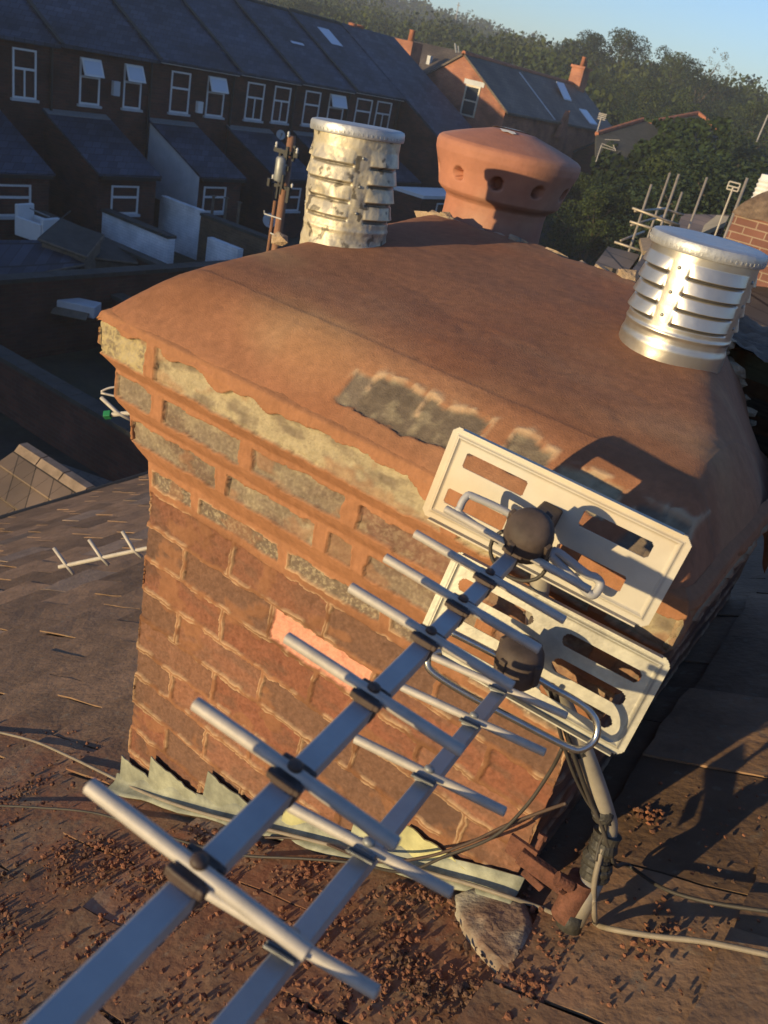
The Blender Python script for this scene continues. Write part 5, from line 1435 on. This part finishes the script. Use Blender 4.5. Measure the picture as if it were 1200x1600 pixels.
def rod_antenna(label, base, top, els, r=.012, cat='tv antenna'):
    t = empty('roof_antenna', base, label, cat)
    mb = MB(); mb.tube([base, top], r, 6); mb.build('pole', M['alu_tube'], t)
    mb = MB()
    for (a_, b_) in els: mb.tube([a_, b_], r * .8, 6)
    if els: mb.build('elements', M['alu_tube'], t)
tpp = at(1146, 292, 10.5)
rod_antenna('small boxy antenna on a thin pole between the scaffold and brick stack', tpp - Vector((0, 0, .75)), tpp, [(tpp + Vector((-.07, 0, -.04)), tpp + Vector((.07, 0, -.04))), (tpp + Vector((-.07, 0, .05)), tpp + Vector((.07, 0, .05))), (tpp + Vector((-.07, 0, 0)), tpp + Vector((.07, 0, 0))), (tpp + Vector((-.07, 0, -.04)), tpp + Vector((-.07, 0, .05))), (tpp + Vector((.07, 0, -.04)), tpp + Vector((.07, 0, .05)))], .012)
tpp = at(940, 182, 34)
rod_antenna('grid antenna on a short pole at the left end of the hipped roof', at(933, 206, 34), tpp, [(tpp + Vector((-.15, 0, z)), tpp + Vector((.2, 0, z))) for z in (-.1, -.03, .04, .1)], .025)
c_ = at(940, 225, 34)
rod_antenna('white multi-rod antenna against the dark hipped roof', at(931, 253, 34), at(940, 226, 34), [(at(940, 224, 34), at(962, 233, 34)), (at(938, 229, 34), at(960, 235, 34)), (at(945, 218, 34), at(968, 219, 34)), (at(958, 226, 34), at(962, 236, 34))], .02)
rod_antenna('tall thin mast on the skyline of the wooded hill', at(712, 31, 120), at(717, 4, 120), [(at(714, 8, 120), at(719, 9, 120))], .07)
rod_antenna('thin slanting pole among the trees at the right edge', at(1182, 222, 40), at(1200, 180, 40), [], .035)

# ================================================================== TREES
def leaf_tree(name, seed, nleaf, kind):
    """unit-height tree meshes: trunk mesh and crown mesh"""
    rr = np.random.default_rng(seed); rnd = random.Random(seed)
    cl = []
    if kind == 'round':
        for i in range(26):
            a_ = rnd.uniform(0, 2 * math.pi); q = rnd.random() ** .6; z = rnd.uniform(.12, .9)
            wmax = .38 * math.sin(math.pi * min(1, (z * .80 + .16))) ** .7
            cl.append((q * wmax * math.cos(a_), q * wmax * math.sin(a_), z, rnd.uniform(.08, .15)))
    elif kind == 'tall':
        for i in range(26):
            a_ = rnd.uniform(0, 2 * math.pi); z = rnd.uniform(.15, .97); wmax = .22 * (1.1 - z) + .05
            cl.append((rnd.random() * wmax * math.cos(a_), rnd.random() * wmax * math.sin(a_), z, rnd.uniform(.05, .09)))
    else:
        for i in range(16):
            a_ = rnd.uniform(0, 2 * math.pi); z = rnd.uniform(.45, .97); wmax = .20 * z
            cl.append((wmax * math.cos(a_), wmax * math.sin(a_), z, rnd.uniform(.03, .055)))
    cl = np.array(cl)
    w_ = cl[:, 3] ** 2; w_ /= w_.sum()
    idx = rr.choice(len(cl), nleaf, p=w_)
    dv = rr.normal(size=(nleaf, 3)); dv /= np.linalg.norm(dv, axis=1)[:, None]
    rad = (.45 + .6 * rr.random(nleaf) ** .5)
    c = cl[idx, :3] + dv * (cl[idx, 3] * rad)[:, None] * np.array([1, 1, .8])
    s = rr.uniform(.006, .015, nleaf) * (1 if kind != 'sparse' else .7)
    a = rr.normal(size=(nleaf, 3)); a /= np.linalg.norm(a, axis=1)[:, None]
    b = np.cross(a, rr.normal(size=(nleaf, 3))); b /= np.linalg.norm(b, axis=1)[:, None]
    V = np.stack([c - a * s[:, None], c - b * s[:, None] * .6, c + a * s[:, None], c + b * s[:, None] * .6], 1).reshape(-1, 3)
    me = bpy.data.meshes.new('crown')
    me.vertices.add(len(V)); me.vertices.foreach_set('co', V.astype(np.float32).ravel())
    me.loops.add(nleaf * 4); me.loops.foreach_set('vertex_index', np.arange(nleaf * 4, dtype=np.int32))
    me.polygons.add(nleaf); me.polygons.foreach_set('loop_start', np.arange(0, nleaf * 4, 4, dtype=np.int32)); me.update(calc_edges=True)
    hue = rr.random((len(cl)))[idx]; br = rr.uniform(.6, 1.35, nleaf)
    base = np.array([.026, .044, .022])[None] * (1 - hue[:, None] * .5) + np.array([.05, .066, .024])[None] * hue[:, None] * .5
    if kind == 'sparse': base = np.array([.10, .09, .055])[None] * np.ones((nleaf, 1))
    colr = np.ones((nleaf, 4)); colr[:, :3] = base * br[:, None]
    at_ = me.color_attributes.new('Col', 'FLOAT_COLOR', 'POINT'); at_.data.foreach_set('color', np.repeat(colr, 4, axis=0).astype(np.float32).ravel())
    me.materials.append(M['leaf'])
    mb = MB()
    mb.tube([(0, 0, -.03), (.01, 0, .2), (0, .01, .45), (.01, 0, .75)], [.022, .017, .012, .004], 8)
    for i in range(16):
        x, y, z, r_ = cl[rnd.randrange(len(cl))]
        zb = max(.12, z - .22 - .15 * rnd.random())
        mb.tube([(0, 0, zb), (x * .5, y * .5, (z + zb) / 2), (x, y, z), (x * 1.15, y * 1.15, z + .06)], [.009, .006, .003, .001], 5)
    mt = bpy.data.meshes.new('trunk'); mt.from_pydata(mb.v, [], mb.f); mt.materials.append(M['bark']); mt.shade_smooth()
    return mt, me
protos = {'round': [leaf_tree('t', 21, 10000, 'round'), leaf_tree('t', 22, 10000, 'round'), leaf_tree('t', 23, 10000, 'round')], 'tall': [leaf_tree('t', 24, 3600, 'tall')], 'sparse': [leaf_tree('t', 25, 800, 'sparse')]}
def place_tree(label, u, v, depth, wide, kind='round', k=0):
    top = at(u, v, depth); gz = tz(top.x, top.y); h = top.z - gz
    t = empty('tree', (top.x, top.y, gz - .1), label, 'tree', 'trees on the wooded slope')
    mt, mc = protos[kind][k % len(protos[kind])]
    for nm, me in (('trunk', mt), ('crown', mc)):
        o = bpy.data.objects.new(nm, me); COL.objects.link(o); o.parent = t
    t.scale = (h * wide, h * wide, h); t.rotation_euler = (0, 0, k * 1.9 + u * .01)
TL_ = [
 ('bushy tree at the left foot of the skyline dip, above the gable house ridge', 790, 66, 112, 1.0, 'round', 0),
 ('low round tree right of the skyline dip', 838, 66, 108, .95, 'round', 1),
 ('small tree just before the broad skyline crown', 880, 64, 104, .9, 'round', 2),
 ('broad-topped tree on the left shoulder of the big skyline clump', 925, 46, 96, 1.1, 'round', 0),
 ('tallest broad crown in the centre of the skyline clump', 985, 42, 94, 1.15, 'round', 1),
 ('rounded crown closing the right side of the big clump', 1030, 62, 92, .95, 'round', 2),
 ('flat-topped tree next to the half-bare one', 1068, 80, 88, .95, 'round', 0),
 ('half-bare spindly tree standing up from the skyline', 1118, 68, 82, .8, 'sparse', 0),
 ('second thin-leaved tree leaning beside the half-bare one', 1134, 92, 80, .7, 'sparse', 0),
 ('dense tree under the half-bare tree', 1105, 105, 80, 1.0, 'round', 1),
 ('sloping crown where the skyline falls to the right', 1150, 140, 72, 1.0, 'round', 2),
 ('last crown on the skyline at the right edge', 1195, 156, 66, 1.1, 'round', 0),
 ('dark crown directly behind the red chimney of the gable house', 930, 105, 78, 1.0, 'round', 1),
 ('mid-slope tree left of the pale dead branches', 968, 120, 74, 1.1, 'round', 2),
 ('mid-slope tree with pale dead branches showing', 1015, 118, 72, 1.05, 'round', 0),
 ('mid-slope crown right of the dead branches', 1060, 128, 70, 1.05, 'round', 2),
 ('tree filling the gap between slope and hipped roof', 1000, 165, 60, 1.2, 'round', 1),
 ('bright green bush above the orange hip tiles', 1085, 160, 56, 1.2, 'round', 0),
 ('broad bush right of the orange hip tiles', 1130, 175, 52, 1.3, 'round', 1),
 ('large bush under the thin slanting pole', 1180, 195, 46, 1.4, 'round', 2),
 ('tree crowding the hipped roof from the right', 1110, 215, 42, 1.2, 'round', 2),
 ('near leafy tree above the scaffold poles', 1080, 235, 34, 1.35, 'round', 0),
 ('near leafy tree above the boxy antenna', 1150, 238, 30, 1.4, 'round', 1),
 ('near leafy tree behind the brick stack at the right edge', 1205, 228, 27, 1.4, 'round', 2),
 ('dark tree behind the left side of the gable house', 745, 58, 105, 1.0, 'round', 2),
 ('dark tree left of the gable house flue', 690, 48, 110, 1.1, 'round', 1),
 ('tree above the red stack behind the terrace', 640, 38, 112, 1.1, 'round', 0),
 ('tree over the far end of the terrace ridge', 590, 25, 112, 1.1, 'round', 2),
 ('tree rising behind the middle of the terrace roof', 530, 8, 100, 1.1, 'round', 1),
 ('tree behind the terrace roof near the top edge', 470, -8, 95, 1.1, 'round', 0),
 ('dark thicket tree in the shade below the gable', 905, 262, 38, 1.2, 'round', 0),
 ('dark thicket tree left of the scaffold', 950, 285, 32, 1.2, 'round', 1),
 ('dark thicket tree behind the scaffold poles', 1015, 275, 33, 1.3, 'round', 2),
]
for a in TL_: place_tree(*a)

# woodland covering the hill behind, one mass
def woodland():
    rr = np.random.default_rng(5)
    cen = []
    for i in range(900):
        x = rr.uniform(-330, 60); y = rr.uniform(105, 330)
        if x > -60 and y > 200: continue
        cen.append((x, y, tz(x, y) - 1.0, rr.uniform(2.4, 4.4)))
    # treeline above the terrace, closer in
    for i in range(260):
        x = rr.uniform(-120, -25); y = rr.uniform(62, 110); cen.append((x, y, tz(x, y), rr.uniform(2.5, 4.2)))
    Vs = []; Cs = []
    for (x, y, z, r) in cen:
        n = 620 if y < 140 else 200
        dv = rr.normal(size=(n, 3)); dv /= np.linalg.norm(dv, axis=1)[:, None]
        q = (.5 + .5 * rr.random(n) ** .5); lump = 1 + .25 * np.sin(dv[:, 0] * 5 + x) * np.cos(dv[:, 1] * 4 + y)
        c = np.array([x, y, z + r * .8]) + dv * (r * q * lump)[:, None] * np.array([1, 1, .95])
        s = rr.uniform(.13, .34, n) * (1 if y < 140 else 2.0)
        a = rr.normal(size=(n, 3)); a /= np.linalg.norm(a, axis=1)[:, None]
        b = np.cross(a, rr.normal(size=(n, 3))); b /= np.linalg.norm(b, axis=1)[:, None]
        Vs.append(np.stack([c - a * s[:, None], c - b * s[:, None] * .7, c + a * s[:, None], c + b * s[:, None] * .7], 1).reshape(-1, 3))
        hue = rr.random(); base = np.array([.024, .040, .020]) * (1 - hue * .5) + np.array([.05, .060, .022]) * hue * .5
        cc_ = base[None] * rr.uniform(.65, 1.3, n)[:, None]; Cs.append(np.repeat(cc_, 4, axis=0))
    V = np.concatenate(Vs); Cl = np.concatenate(Cs); nf = len(V) // 4
    me = bpy.data.meshes.new('woodland')
    me.vertices.add(len(V)); me.vertices.foreach_set('co', V.astype(np.float32).ravel())
    me.loops.add(nf * 4); me.loops.foreach_set('vertex_index', np.arange(nf * 4, dtype=np.int32))
    me.polygons.add(nf); me.polygons.foreach_set('loop_start', np.arange(0, nf * 4, 4, dtype=np.int32)); me.update(calc_edges=True)
    a_ = me.color_attributes.new('Col', 'FLOAT_COLOR', 'POINT'); arr = np.ones((len(V), 4), np.float32); arr[:, :3] = Cl; a_.data.foreach_set('color', arr.ravel())
    me.materials.append(M['leaf'])
    o = bpy.data.objects.new('woodland', me); COL.objects.link(o)
    tag(o, 'dark wooded hillside closing the view behind the houses', 'woodland', None, 'stuff')
woodland()

# ivy on the right of the hipped roof, spread lower left to imitate shade
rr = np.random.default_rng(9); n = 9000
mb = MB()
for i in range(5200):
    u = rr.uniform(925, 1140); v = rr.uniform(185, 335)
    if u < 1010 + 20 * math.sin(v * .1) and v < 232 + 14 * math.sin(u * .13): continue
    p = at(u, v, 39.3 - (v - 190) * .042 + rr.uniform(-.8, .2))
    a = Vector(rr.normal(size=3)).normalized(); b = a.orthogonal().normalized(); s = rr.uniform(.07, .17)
    c = rr.uniform(.5, 1.2) * (.6 if v > 240 and u < 1040 else 1); mb.add([p - a * s, p - b * s * .7, p + a * s, p + b * s * .7], [(0, 1, 2, 3)], (.045 * c, .068 * c, .022 * c))  # lower left leaves darker, shade put into the leaf colour
o = mb.build('ivy', M['leaf'], colattr=True); tag(o, 'ivy climbing over the right half of the hipped roof, spread lower left as added shade', 'ivy', None, 'stuff')

# ------------------------------------------------------------------ the evening air
zmin = float(GZ.min()) - 1.0
mb = MB(); mb.abox(-705, 605, -95, 1105, zmin, 34.0)
hz_m = bpy.data.materials.new('haze'); hz_m.use_nodes = True
n_ = hz_m.node_tree.nodes; n_.remove(n_['Principled BSDF'])
pv = n_.new('ShaderNodeVolumePrincipled'); pv.inputs['Color'].default_value = (.80, .88, 1.0, 1); pv.inputs['Density'].default_value = .0011
pv.inputs['Anisotropy'].default_value = 0.0
hz_m.node_tree.links.new(pv.outputs[0], n_['Material Output'].inputs['Volume'])
hz_o = mb.build('haze', hz_m); tag(hz_o, 'thin blue evening haze over the houses and hill', 'haze', None, 'stuff')
